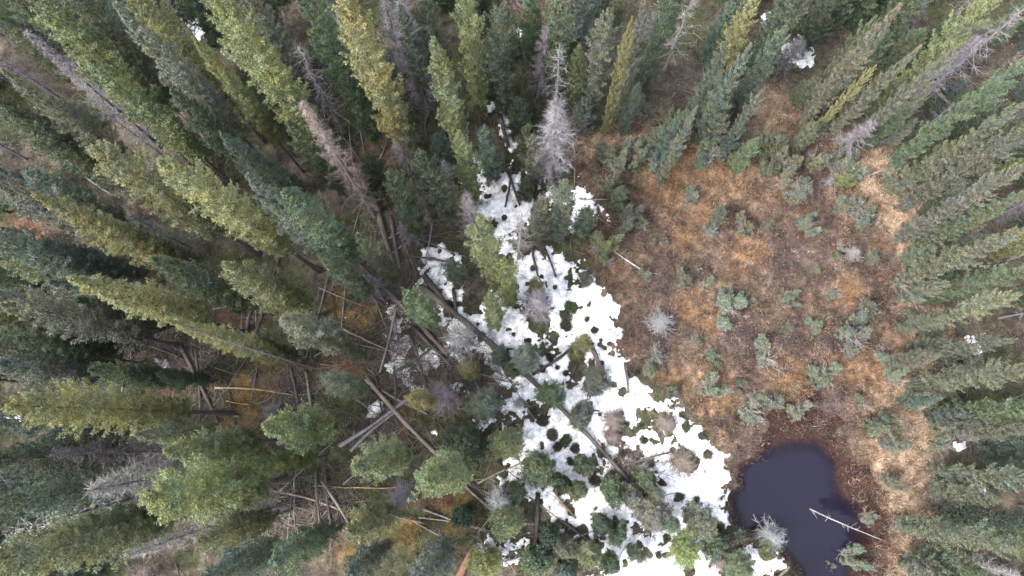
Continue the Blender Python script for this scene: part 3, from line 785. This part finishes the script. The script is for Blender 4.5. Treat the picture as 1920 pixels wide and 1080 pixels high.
# stunted spruces and bushes of the bog: pixel, radius in pixels, height, colour
BS = [(1295,362,20,1.0,'B'),(1352,405,18,1.6,'B'),(1335,435,16,1.1,'B'),(1398,425,20,.9,'O'),(1367,572,26,1.0,'B'),(1230,667,27,1.0,'P'),
      (1336,662,19,.7,'B'),(1440,672,26,1.0,'P'),(1320,725,25,.8,'P'),(1547,702,21,.9,'B'),(1422,742,20,.8,'O'),(1455,757,22,.8,'B'),(1408,772,21,.8,'B'),
      (1515,420,20,1.1,'B'),(1502,357,20,1.0,'B'),(1577,462,16,.8,'B'),(1692,530,18,1.2,'B'),(1475,552,16,.7,'P'),(1285,525,18,.8,'O'),(1320,535,13,.6,'P'),
      (1205,420,18,.9,'G'),(1655,803,18,.9,'P'),(1150,345,18,.9,'G'),(1165,360,14,.7,'y'),(1622,402,20,1.0,'P'),(1562,545,16,.7,'P'),(1640,582,22,1.2,'O'),
      (1605,632,24,1.2,'B'),(1592,655,18,.9,'B'),(1732,438,20,1.4,'B'),(1765,445,18,1.4,'B'),(1575,332,20,.7,'L'),(1680,330,20,1.3,'O'),(1590,380,18,1.0,'P'),
      (1700,690,22,1.3,'O'),(1660,660,18,.9,'B'),(1210,515,15,.6,'P'),(1470,340,16,.8,'O'),(1440,310,16,.8,'O'),(1530,250,18,1.0,'O'),(1480,270,16,.9,'O'),
      (1230,300,20,1.1,'B'),(1200,285,18,1.0,'B'),(1550,300,14,.7,'O'),(1770,500,22,1.6,'G'),(1800,570,20,1.4,'O'),(1690,985,18,.9,'P'),(1632,970,16,.9,'P'),
      (1590,1045,18,.9,'P'),(1570,1060,14,.7,'P'),(1438,1035,15,.8,'Y'),(1387,1007,19,.7,'K'),(1740,640,20,1.3,'B'),(1480,612,14,.6,'O'),(1395,560,14,.5,'O'),
      (1530,610,16,.6,'P'),(1120,470,20,.9,'y'),(1140,490,18,.8,'y'),(1095,520,18,.9,'B'),(1260,740,14,.5,'O'),(1385,720,14,.5,'O'),(1500,770,16,.6,'P'),
      (1620,760,15,.6,'O'),(1440,420,13,.5,'O'),(1640,480,14,.6,'O'),(1530,500,12,.5,'O'),(1240,450,14,.6,'O'),(1300,640,13,.5,'O')]
for bx, by, pr, h, ck in BS:
    g_ = ground(bx, by, h * .6)
    r = pr / F * math.hypot(H, np.hypot(*g_)) * 1.05
    place_spruce(g_[0], g_[1], h * random.uniform(1.0, 1.5), r * random.uniform(.85, 1.2), {'B': 'b', 'G': 'g', 'O': 'o'}.get(ck, ck), name='bog_spruce', group='stunted spruces of the bog', lean=.08)

rm = np.random.RandomState(29); placed = []; k_ = 0
while len(placed) < 64 and k_ < 4000:
    k_ += 1
    x, y = rm.uniform(1, 27), rm.uniform(-7, 22)
    bf = bogf(np.array([x]), np.array([y]))[0]
    if not (-.5 < bf < 2.4) or pondf(np.array([x]), np.array([y]))[0] > -1.0 or snowf(np.array([x]), np.array([y]))[0] > -.6: continue
    u, v = project(x, y, .5)
    if u < 1120 or (u < 1420 and v > 420): continue
    if min(float(segdist(x, y, a, c)) for a, c in STRAW_G) < 1.0: continue
    if any(math.hypot(x - a, y - b) < .75 for a, b in placed): continue
    placed.append((x, y)); hh = rm.uniform(.8, 2.0) + (rm.rand() < .35) * rm.uniform(.5, 2.0)
    ck = str(rm.choice(list('obogPb')))
    if hh < 2.0: place_spruce(x, y, hh, rm.uniform(.4, .8), ck, name='bog_spruce', group='stunted spruces of the bog', lean=.08)
    else: place_spruce(x, y, hh, rm.uniform(.45, .7), ck, full=True)

# ------------------------------------------------------------------ understorey filling the forest
CLEAR = [(440,730,95),(730,640,90),(570,920,55),(810,980,75),(700,300,35),(300,680,60),(740,470,60),(90,430,35),(640,580,50),(650,960,50),(720,770,60),(820,600,60),(620,260,30),(480,600,40)]
vis_pts = np.array([[t['x'], t['y'], t['r']] for t in TREES])
fill = []
rs = np.random.RandomState(5)
tries = 0
while len(fill) < 265 and tries < 14000:
    tries += 1
    x = rs.uniform(-36, 37); y = rs.uniform(-9, 38)
    h = rs.choice([rs.uniform(1.5, 4.5), rs.uniform(4, 9)], p=[.6, .4])
    r = .55 + .06 * h + rs.uniform(-.1, .15)
    X1, Y1 = np.array([x]), np.array([y])
    if bogf(X1, Y1)[0] > -.6 or sdpoly(X1, Y1, POND)[0] > -1.2: continue
    d = np.hypot(vis_pts[:, 0] - x, vis_pts[:, 1] - y)
    if (d < r * .55 + vis_pts[:, 2] * .45).any(): continue
    if fill and (np.hypot(np.array([f[0] for f in fill]) - x, np.array([f[1] for f in fill]) - y) < 1.05).any(): continue
    bad = False; seen = False
    for zz in (0, h * .4, h * .75, h):
        u, v = project(x, y, zz)
        if -90 < u < 2010 and -90 < v < 1170: seen = True
        if any((u - a) ** 2 + (v - b) ** 2 < q * q for a, b, q in CLEAR): bad = True
        gq = ground(u, v)
        if max(sdpoly(np.array([gq[0]]), np.array([gq[1]]), P)[0] for P in SNOW_POLYS) > -.25: bad = True
        if 560 < u < 1180 and v > 380 and rs.rand() < .4: bad = True
    if bad or not seen: continue
    fill.append((x, y, h, r, rs.choice(list('KKGGGBBOy'))))
for i, (x, y, h, r, ck) in enumerate(fill):
    if i % 4 == 0:
        place_dead(x, y, h * 1.2, r * .55, 'fine' if i % 8 else 'bare', vary(random.choice([LAV, GRY]), .15))
    else:
        place_spruce(x, y, h, r, str(ck), group='young spruces under the tall trees')

# ------------------------------------------------------------------ fallen logs
def log_mesh(L_, r0, r1, seed, bend):
    rs = np.random.RandomState(seed)
    k = max(5, int(L_ * 2) + 2); s = np.linspace(0, 1, k)
    P = np.zeros((1, k, 3)); P[0, :, 0] = s * L_
    P[0, :, 1] = bend * L_ * np.sin(s * math.pi) + rs.normal(0, .012, k).cumsum(); P[0, :, 2] = rs.normal(0, .006, k).cumsum()
    rad = (r0 + (r1 - r0) * s)[None, :] * (1 + rs.normal(0, .09, (1, k)))
    V, Q = tubes(P, rad, 9)
    # jagged broken ends closed by a fan
    V[:9] += np.stack([-np.abs(rs.normal(0, r0 * .5, 9)), np.zeros(9), np.zeros(9)], -1)
    V = np.concatenate([V, P[0, :1] + [.02, 0, 0], P[0, -1:] - [.01, 0, 0]])
    n = len(V); tri = []
    for i in range(9):
        tri.append((i, n - 2, (i + 1) % 9, (i + 1) % 9)); b = (k - 1) * 9
        tri.append((b + (i + 1) % 9, n - 1, b + i, b + i))
    tri = [(a, b, c) for a, b, c, _ in tri]
    F3 = np.concatenate([Q[:, [0, 1, 2]], Q[:, [0, 2, 3]], np.array(tri)])
    return mesh_np('log', V, F3, None, True), P[0]

def stubs_mesh(P, r, seed, n, length):
    rs = np.random.RandomState(seed)
    i = rs.rand(n) * (len(P) - 1); i0 = np.minimum(i.astype(int), len(P) - 2); fr = (i - i0)[:, None]
    o = P[i0] * (1 - fr) + P[i0 + 1] * fr
    a = rs.uniform(-.3, math.pi + .3, n)
    d = np.stack([rs.uniform(.1, .7, n), np.cos(a), np.sin(a) * .6], -1); d = norm(d)
    L_ = length * (.2 + .9 * rs.rand(n))
    s = np.linspace(0, 1, 4)
    PP = o[:, None, :] + d[:, None, :] * (L_[:, None] * s)[..., None] + rs.normal(0, .03, (n, 4, 3)).cumsum(1) * s[None, :, None]
    V, Q = tubes(PP, np.repeat((.016 * (1 - .8 * s))[None, :], n, 0), 3)
    return mesh_np('branches', V, Q)

DK = (.055, .047, .046); MD = (.088, .075, .072); LT = (.20, .175, .155); WH = (.20, .19, .19); ST = (.30, .21, .12); OR = (.16, .095, .065)
LOGS = [
 (793,540,1182,896,.165,.085,MD,22,.6,'longest grey-brown log lying diagonally across the snow'),
 (797,520,852,597,.15,.12,DK,4,.3,'short dark log parallel to the upper end of the longest log'),
 (851,545,857,600,.09,.08,DK,2,.3,'short dark upright-looking log beside the longest log'),
 (668,488,842,668,.15,.10,MD,8,.4,'grey-brown log crossing beneath the round mid green spruce'),
 (703,372,753,548,.15,.10,MD,8,.4,'thicker left log of the parallel pair above the crossing'),
 (735,408,757,542,.11,.08,MD,6,.4,'thinner right log of the parallel pair above the crossing'),
 (690,712,832,866,.12,.09,LT,8,.4,'pale brown log running down to the light green spruces'),
 (832,866,935,965,.09,.05,LT,8,.5,'pale thin log emerging below the round light green spruce'),
 (718,733,802,778,.06,.04,LT,3,.4,'thin pale pole crossing the pale brown log'),
 (608,903,692,1042,.08,.05,LT,5,.3,'pale leaning-looking pole at the bottom left of centre'),
 (505,918,642,956,.06,.04,LT,6,.4,'thin brown pole under the pale pole at the lower left'),
 (592,910,812,908,.035,.025,ST,2,.3,'thin straw-coloured stick lying level with the frame near the bottom'),
 (70,655,362,702,.09,.05,MD,14,.5,'long brown log lying level in the left clearing'),
 (258,643,352,676,.07,.05,MD,6,.4,'shorter brown log above the long level log at left'),
 (343,650,412,792,.11,.07,MD,10,.5,'steep grey log in the left clearing'),
 (370,655,380,792,.06,.05,MD,6,.4,'thin upright-looking log beside the steep grey log'),
 (408,728,552,742,.05,.03,ST,3,.3,'straw-coloured pole on the orange moss at left'),
 (428,752,480,758,.03,.02,ST,2,.2,'short straw stick just below the straw-coloured pole'),
 (285,770,452,782,.07,.05,LT,6,.3,'pale log left of the orange moss clearing'),
 (549,690,563,768,.08,.07,MD,6,.4,'left of the two short logs below the bare pole'),
 (575,698,585,768,.07,.06,LT,5,.4,'right of the two short logs below the bare pole'),
 (478,568,464,624,.09,.08,MD,2,.3,'left short reddish log under the triangular light green spruce'),
 (497,588,477,632,.08,.07,MD,2,.3,'right short reddish log under the triangular light green spruce'),
 (1088,433,1216,516,.05,.03,(.34, .32, .30),5,.4,'white bleached pole lying on the bog edge'),
 (1085,375,1142,375,.035,.025,LT,3,.3,'short pale pole beside the small snow patch at the bog'),
 (1100,395,1150,430,.03,.02,LT,2,.3,'thin pale stick above the white bleached pole'),
 (1520,955,1658,1013,.034,.018,WH,8,.3,'white bleached pole lying in the dark pond'),
 (1595,342,1722,288,.05,.03,LT,5,.4,'pale pole in the upper right of the bog'),
 (1768,378,1778,418,.05,.04,LT,1,.2,'short pale pole at the right bog edge'),
 (1698,533,1732,602,.04,.025,GRY,12,.5,'thin grey pole with branches in the right bog'),
 (1000,702,1082,643,.08,.06,DK,4,.3,'dark log on the snow below the yellow-green bush'),
 (1066,722,1082,682,.06,.05,DK,2,.3,'short dark log standing out on the snow'),
 (1010,925,1001,1072,.12,.10,DK,6,.3,'dark thick log running to the bottom edge at centre'),
 (1038,918,1078,972,.06,.04,OR,3,.3,'reddish log on the small lower snow patch'),
 (1168,872,1264,845,.06,.04,MD,5,.3,'thin grey log reaching right from the end of the longest log'),
 (856,1092,890,1022,.16,.13,OR,3,.2,'thick reddish-brown log at the bottom edge left of centre'),
 (932,195,952,282,.14,.10,DK,6,.3,'dark log in the small uppermost snow patch'),
 (962,310,948,392,.06,.05,DK,4,.3,'left dark log on the upper snow patch'),
 (955,330,976,388,.07,.05,DK,3,.3,'right dark log on the upper snow patch'),
 (1170,682,1176,738,.07,.05,MD,5,.3,'short grey log on the snow next to the bog'),
 (1110,655,1128,700,.14,.11,MD,4,.3,'stout grey log under the yellow-green bush on the snow'),
 (745,575,716,700,.07,.05,LT,6,.4,'thin pale log beside the speckled snow patch'),
 (766,620,802,728,.09,.06,DK,6,.4,'dark log at the right of the speckled snow patch'),
 (780,618,850,690,.08,.05,MD,6,.4,'grey log between the speckled snow and the longest log'),
 (768,483,878,502,.06,.04,MD,6,.4,'thin grey pole across the left lobe of snow'),
 (998,470,1010,520,.07,.05,DK,3,.3,'left of two short dark logs at the upper snow'),
 (1022,470,1042,522,.07,.05,DK,3,.3,'right of two short dark logs at the upper snow'),
 (898,905,988,862,.05,.03,LT,6,.4,'pale thin branchy log right of the round light green spruce'),
 (955,930,898,1000,.05,.03,LT,5,.4,'thin pale log sloping below the spiky grey bush'),
 (640,835,770,745,.10,.07,GRY,14,.5,'grey rotten log in the brush left of centre'),
 (660,845,745,770,.07,.05,GRY,8,.4,'second grey rotten log hugging the first in the brush'),
 (595,880,605,985,.07,.06,MD,8,.4,'brown log in the brush pile at the lower left'),
 (612,880,622,985,.06,.05,MD,8,.4,'brown log right beside another in the lower left brush'),
 (740,700,830,640,.06,.04,DK,8,.4,'dark thin log crossing the log jam'),
 (1480,1062,1448,1095,.07,.05,LT,3,.3,'pale log at the bottom edge beside the pond'),
 (1600,300,1622,352,.04,.02,LT,3,.3,'thin pale stick above the pale pole in the upper right bog'),
 (1075,250,1076,345,.035,.03,LT,3,.3,'thin pale pole right of the dense lavender dead spruce'),
 (1755,605,1730,640,.04,.03,LT,2,.3,'short pale stick at the right bog margin'),
 (880,140,905,280,.07,.05,MD,4,.3,'grey log between the top centre spruces'),
 (745,190,800,330,.07,.05,LT,4,.3,'pale pole in the gap left of the upper centre spruces'),
 (1090,100,1130,60,.06,.05,DK,3,.3,'dark log near the top edge right of centre'),
 (370,240,420,300,.09,.07,MD,5,.3,'grey log glimpsed between the upper left spruces'),
 (150,320,220,370,.06,.04,LT,4,.3,'pale pole low in the left forest'),
]
POLES = []
rp = np.random.RandomState(23)
for (cu, cv, cr_) in [(440,730,90),(730,640,85),(570,930,60),(810,980,70),(300,690,70),(740,470,60),(640,600,50),(720,790,60),(480,600,45),(380,880,60),(900,720,50),(1020,1000,60),(690,320,50),(150,640,60),(880,860,60)]:
    for q in range(6):
        u, v = cu + rp.normal(0, cr_ * .6), cv + rp.normal(0, cr_ * .5); an = rp.choice([rp.normal(.5, .35), rp.normal(1.5, .3), rp.normal(-.6, .3)]); ln_ = rp.uniform(35, 95)
        POLES.append((u - math.cos(an) * ln_, v - math.sin(an) * ln_, u + math.cos(an) * ln_, v + math.sin(an) * ln_, rp.uniform(.025, .055), .015, [MD, LT, GRY, DK, LT][rp.randint(5)], 5, .4, None))
pz = {}
for k_, p in enumerate(POLES):
    u, v = (p[0] + p[2]) / 2, (p[1] + p[3]) / 2
    cn = {MD: 'brown', LT: 'pale', GRY: 'grey', DK: 'dark'}[p[6]]
    pz.setdefault((cn, ['upper', 'lower', 'bottom'][0 if v < 540 else 1 if v < 810 else 2], ['far left', 'left of centre', 'near the middle'][0 if u < 400 else 1 if u < 700 else 2]), []).append((u, k_))
ORDN = ['leftmost', 'second from left', 'third from left', 'fourth from left', 'fifth from left', 'sixth from left', 'seventh from left', 'eighth from left', 'ninth from left']
for (cn, ry, cx), lst in pz.items():
    for q, (u, k_) in enumerate(sorted(lst)):
        POLES[k_] = POLES[k_][:9] + ('thin %s fallen pole on the forest floor, %s %s, %s' % (cn, ry, cx, ORDN[q]),)
for i, (ax, ay, bx, by, r0, r1, c, nst, sl, lab) in enumerate(LOGS + POLES):
    a = ground(ax, ay); b = ground(bx, by)
    za, zb_ = terr1(*a) + r0 * .75 + .06, terr1(*b) + r1 * .75 + .06
    n_ = 9
    mx_ = max(terr1(*(a + (b - a) * k / n_)) - (za + (zb_ - za) * k / n_) + (r0 + (r1 - r0) * k / n_) * .55 for k in range(n_ + 1))
    za += max(0, mx_ * .7); zb_ += max(0, mx_ * .7)
    on_snow = .11 * float((snowf(a[0] + (b[0] - a[0]) * np.linspace(.1, .9, 7), a[1] + (b[1] - a[1]) * np.linspace(.1, .9, 7)) > .1).mean() > .25)
    za += on_snow; zb_ += on_snow
    if lab.startswith('white bleached pole lying in'): za = WATER_Z + .02; zb_ = max(zb_, WATER_Z + .1)
    A = Vector((a[0], a[1], za)); B = Vector((b[0], b[1], zb_))
    me, P = log_mesh((B - A).length, r0, r1, 900 + i, random.uniform(-.03, .03)); me.materials.append(M_DEAD)
    o = link('fallen_log', me, None, None, vary(c, .1))
    o.location = A; o.rotation_euler = (B - A).to_track_quat('X', 'Z').to_euler()
    tag(o, lab, 'log', 'fallen logs')
    sm = stubs_mesh(P, r0, 300 + i, int(nst * 1.8), sl * 1.3); sm.materials.append(M_DEAD)
    tag(link('branches', sm, None, o, vary(c, .1)), kind='stuff')

# ------------------------------------------------------------------ low vegetation
def in_view(x, y, m=60):
    q = np.stack([x, y, np.full(x.shape, -H)], -1) @ MWn
    u = 960 + F * q[:, 0] / -q[:, 2]; v = 540 - F * q[:, 1] / -q[:, 2]
    return (u > -m) & (u < 1920 + m) & (v > -m) & (v < 1080 + m)

def clump_plants(name, n, xr, yr, test, colf, hmin, hmax, wd, nb, seed, label, cat, spread=.9, flat=.9, rad=.05):
    rs = np.random.RandomState(seed)
    x = rs.uniform(*xr, n); y = rs.uniform(*yr, n)
    k = in_view(x, y); x, y = x[k], y[k]
    k = test(x, y, rs); x, y = x[k], y[k]
    c = colf(x, y, rs)
    sc = .6 + .8 * rs.rand(len(x))
    zz = terr(x, y)
    o = np.repeat(np.stack([x, y, zz - .02], -1)[:, None, :], nb, 1)
    off = rs.normal(0, rad, o.shape); off[..., 2] = np.abs(off[..., 2]) * .8
    o = o + off * sc[:, None, None]
    d = norm(np.concatenate([rs.normal(0, spread, o.shape[:2] + (2,)), np.ones(o.shape[:2] + (1,))], -1))
    ln = (hmin + (hmax - hmin) * rs.rand(*o.shape[:2])) * sc[:, None]
    V, Fc = blades(o.reshape(-1, 3), d.reshape(-1, 3), ln.ravel(), np.full(ln.size, wd) * (.6 + .8 * rs.rand(ln.size)), rs, flat)
    cc = np.repeat(c[:, None, :], nb, 1) * (.75 + .5 * rs.rand(len(x), nb, 1))
    rgba = np.concatenate([cc, np.ones(cc.shape[:2] + (1,))], -1).reshape(-1, 4)
    ob = link(name, mesh_np(name, V, Fc, {'tint': ('FLOAT_COLOR', np.repeat(rgba, 3, 0))}), M_LEAF)
    return tag(ob, label, cat, kind='stuff')

def bog_test(x, y, rs):
    return (bogf(x, y) > .0) & (pondf(x, y) < -.45 * rs.rand(len(x)) + 1.3 * smooth(11.0, 14.0, x + .6 * (y + 3)) * rs.rand(len(x)) ** 2) & (snowf(x, y) < -.05)
def bog_col(x, y, rs):
    c = floor_colour(x, y) * 1.25
    k = rs.rand(len(x), 1)
    alt = np.array([[.135, .068, .056], [.150, .105, .072], [.050, .038, .038], [.250, .190, .145], [.12, .12, .088]])[rs.choice(5, len(x), p=[.24, .20, .24, .20, .12])]
    return np.where(k < .80, c, alt * (.8 + .4 * rs.rand(len(x), 1)))
clump_plants('dwarf_shrubs', 40000, (0, 29), (-9, 24), bog_test, bog_col, .05, .16, .026, 10, 3, 'rust and straw coloured dwarf shrubs covering the bog', 'shrubs', rad=.07)

def tuss_col(x, y, rs):
    alt = np.array([[.21, .155, .118], [.135, .130, .095], [.135, .080, .064], [.066, .050, .048], [.165, .100, .052]])[rs.choice(5, len(x), p=[.28, .22, .18, .18, .14])]
    return np.where(rs.rand(len(x), 1) < .45, floor_colour(x, y) * 1.3, alt) * (.8 + .4 * rs.rand(len(x), 1))
clump_plants('bog_tussocks', 5200, (0, 29), (-9, 24), bog_test, tuss_col, .08, .20, .026, 44, 13, 'tan and olive tussocks scattered over the bog', 'tussocks', rad=.15)

def straw_test(x, y, rs):
    st = np.full(x.shape, 9.0)
    for a, c in STRAW_G: st = np.minimum(st, segdist(x, y, a, c))
    return (st + (fbm(x * 1.6, y * 1.6, 111, 4) - .5) * 1.6 < .45 + .8 * rs.rand(len(x))) & (pondf(x, y) < -.3)
clump_plants('dry_grass', 26000, (0, 29), (-9, 24), straw_test, lambda x, y, rs: np.array([[.36, .27, .19]]) * (.55 + .7 * rs.rand(len(x), 1)),
             .12, .34, .022, 9, 4, 'bleached straw grass along the right bank of the pond', 'grass', spread=1.3, rad=.06)

def forest_test(x, y, rs):
    return (bogf(x, y) < .1) & (snowf(x, y) < -.02) & (fbm(x * .8, y * .8, 131, 3) > .36 + .25 * rs.rand(len(x)))
def forest_col(x, y, rs):
    c = floor_colour(x, y) * 1.25
    alt = np.array([[.055, .070, .022], [.10, .085, .03], [.09, .055, .04], [.045, .06, .03]])[rs.choice(4, len(x), p=[.35, .2, .25, .2])]
    return np.where(rs.rand(len(x), 1) < .5, c, alt)
clump_plants('forest_undergrowth', 30000, (-29, 29), (-9, 28), forest_test, forest_col, .05, .17, .035, 6, 6, 'low moss and dwarf shrubs on the forest floor', 'undergrowth', rad=.07)

# dark heath tufts that melted out of the snow
def tuft_test(x, y, rs):
    s = snowf(x, y)
    return (s < .10) & (s > -.75) & (rs.rand(len(x)) < .8)
clump_plants('heath_tufts', 24000, (-13, 15), (-9, 22), tuft_test, lambda x, y, rs: np.array([[.075, .078, .058], [.09, .078, .066], [.08, .096, .058]])[rs.choice(3, len(x))],
             .05, .17, .034, 8, 8, 'dark heath tufts poking through the melting snow', 'tufts', rad=.06)

TUFT = []
for v in range(4):
    rr = np.random.RandomState(700 + v); m = 620
    a_ = rr.rand(m) * 6.283; q = np.sqrt(rr.rand(m)); 
    o_ = np.stack([np.cos(a_) * q * .42, np.sin(a_) * q * .42, .30 * (1 - q * q) * rr.rand(m) + .02], -1)
    o_[:, :2] *= (.75 + .5 * fbm(np.cos(a_) * 1.5 + v * 5, np.sin(a_) * 1.5, 9, 2))[:, None]
    d_ = norm(o_ * np.array([1.2, 1.2, .6]) + rr.normal(0, .35, o_.shape) + np.array([0, 0, .25]))
    V_, F_ = blades(o_, d_, .08 + .22 * rr.rand(m) ** 2, .028 + .016 * rr.rand(m), rr, .8)
    me = mesh_np('heath_tuft', V_, F_, {'var': ('FLOAT', np.repeat(np.clip(rr.normal(.5, .18, m), .06, 1), 3))}); me.materials.append(M_NEEDLE); TUFT.append(me)
TUFTS = []
for i, (a, b, r) in enumerate(HOLES_G):
    if r > .50: continue
    o = link('heath_tuft', TUFT[i % 4], None, None, vary([(.110, .116, .085), (.130, .110, .090), (.104, .128, .076)][i % 3]))
    o.location = (a, b, terr1(a, b) - .02); o.rotation_euler.z = random.random() * 6; k_ = r * 1.95; o.scale = (k_ * random.uniform(.6, 1.3), k_ * random.uniform(.6, 1.1), random.uniform(.6, 1.3))
    TUFTS.append((o, a, b, i % 3))

# fallen twigs and sticks in the wood
rs = np.random.RandomState(17)
n = 9000
x = rs.uniform(-28, 28, n); y = rs.uniform(-9, 27, n)
k = (bogf(x, y) < .4) & ((snowf(x, y) < .15) | (rs.rand(n) < .35)) & in_view(x, y); x, y = x[k], y[k]; n = len(x)
BR = spots([(720,820,45),(375,705,50),(620,950,45),(770,690,50),(760,560,45),(250,640,60),(560,730,45),(700,480,45),(1180,880,25),(900,700,35),(740,640,60),(330,640,60),(520,950,40)])
bx_, by_ = [], []
for a, b, r in BR:
    m = 520; bx_.append(rs.normal(a, r * .7, m)); by_.append(rs.normal(b, r * .7, m))
x = np.concatenate([x] + bx_); y = np.concatenate([y] + by_); n = len(x)
a = rs.rand(n) * 6.283; L_ = rs.gamma(2.0, .28, n) + .12
s = np.linspace(0, 1, 4)
P = np.zeros((n, 4, 3)); az = a[:, None] + rs.normal(0, .15, (n, 4)).cumsum(1)
P[..., 0] = x[:, None] + np.cos(az) * L_[:, None] * s; P[..., 1] = y[:, None] + np.sin(az) * L_[:, None] * s
P[..., 2] = terr(P[..., 0], P[..., 1]) + .03 + .13 * (snowf(P[..., 0], P[..., 1]) > .1) + .12 * rs.rand(n, 1) * rs.rand(n, 1) + s * rs.rand(n, 1) * .08
rad = (.007 + .016 * rs.rand(n, 1) ** 3) * (1.1 - .7 * s)
V, Q = tubes(P, rad, 3)
tc_ = np.array([[.15, .13, .125], [.10, .082, .075], [.24, .22, .21], [.16, .11, .075]])[rs.choice(4, n, p=[.4, .3, .15, .15])]
rgba = np.concatenate([tc_, np.ones((n, 1))], -1)
ob = link('fallen_twigs', mesh_np('fallen_twigs', V, Q, {'tint': ('FLOAT_COLOR', np.repeat(rgba, 12, 0))}), mat_attr('twig_wood', .85))
tag(ob, 'grey twigs and broken branches littering the forest floor', 'twigs', kind='stuff')

# ------------------------------------------------------------------ labels
ORD = ['first', 'second', 'third', 'fourth', 'fifth', 'sixth', 'seventh', 'eighth', 'ninth', 'tenth', 'eleventh', 'twelfth', 'thirteenth', 'fourteenth', 'fifteenth', 'sixteenth', 'seventeenth', 'eighteenth', 'nineteenth', 'twentieth']
def zone(u, v):
    cx = ['far left', 'left of centre', 'middle', 'right of centre', 'far right'][min(4, max(0, int(u / 384)))]
    ry = ['top', 'upper', 'lower', 'bottom'][min(3, max(0, int(v / 270)))]
    return ry, cx
buckets = {}
for t in TREES:
    u, v = project(t['x'], t['y'], t['h'] * .7)
    t['u'], t['v'] = min(1915, max(5, u)), min(1075, max(5, v))
    if t['look'].startswith('dead') and t['extra']:
        t['o']['label'] = t['extra']; t['o']['category'] = 'dead tree' if t['h'] > 2.2 else 'bush'
        if t['h'] <= 2.2: t['o'].name = 'leafless_bush'; t['o']['group'] = 'leafless bushes'
        continue
    bogp = t['kind'] == 'bog_spruce'
    size = 'stunted' if bogp else 'tall' if t['h'] > 11 else 'medium' if t['h'] > 6 else 'small'
    sn_ = snowf(np.array([t['x']]), np.array([t['y']]))[0] > -.2
    place = 'in the bog' if bogp else 'on the snow' if sn_ else 'in the wood'
    dd = t['look'].startswith('dead')
    t['key'] = (size, 'grey dead' if dd else CNAME[t['look']], place) + zone(t['u'], t['v'])
    t['o']['category'] = 'dead tree' if dd else 'tree' if t['h'] > 2.2 else 'shrub'
    if dd: pass
    elif not bogp and t['h'] <= 2.2: t['o'].name = 'spruce_shrub'; t['o']['group'] = 'small spruce shrubs'
    buckets.setdefault(t['key'], []).append(t)
for key, lst in buckets.items():
    lst.sort(key=lambda t: t['u'])
    size, cn, place, ry, cx = key
    for i, t in enumerate(lst):
        w_ = '' if len(lst) == 1 else ', %s from left' % ORD[i] if i < len(lst) - 1 or len(lst) > 2 else ', right of two'
        if len(lst) == 2 and i == 0: w_ = ', left of two'
        t['o']['label'] = '%s %s spruce %s, %s %s%s' % (size, cn, place, ry, cx, w_)

tb = {}
for o, a, b, ci_ in TUFTS:
    u, v = project(a, b, .1)
    o['category'] = 'tuft'; o['group'] = 'heath tufts melted out of the snow'
    row = ['level with the log jam', 'above the end of the longest log', 'below the end of the longest log'][0 if v < 720 else 1 if v < 880 else 2]
    tb.setdefault((['olive', 'brown', 'green'][ci_], row), []).append((u, o))
for (cn, row), lst in tb.items():
    lst.sort(key=lambda q: q[0])
    for i, (u, o) in enumerate(lst):
        o['label'] = 'dark %s tuft in the snow %s, %s from left' % (cn, row, ORD[i])
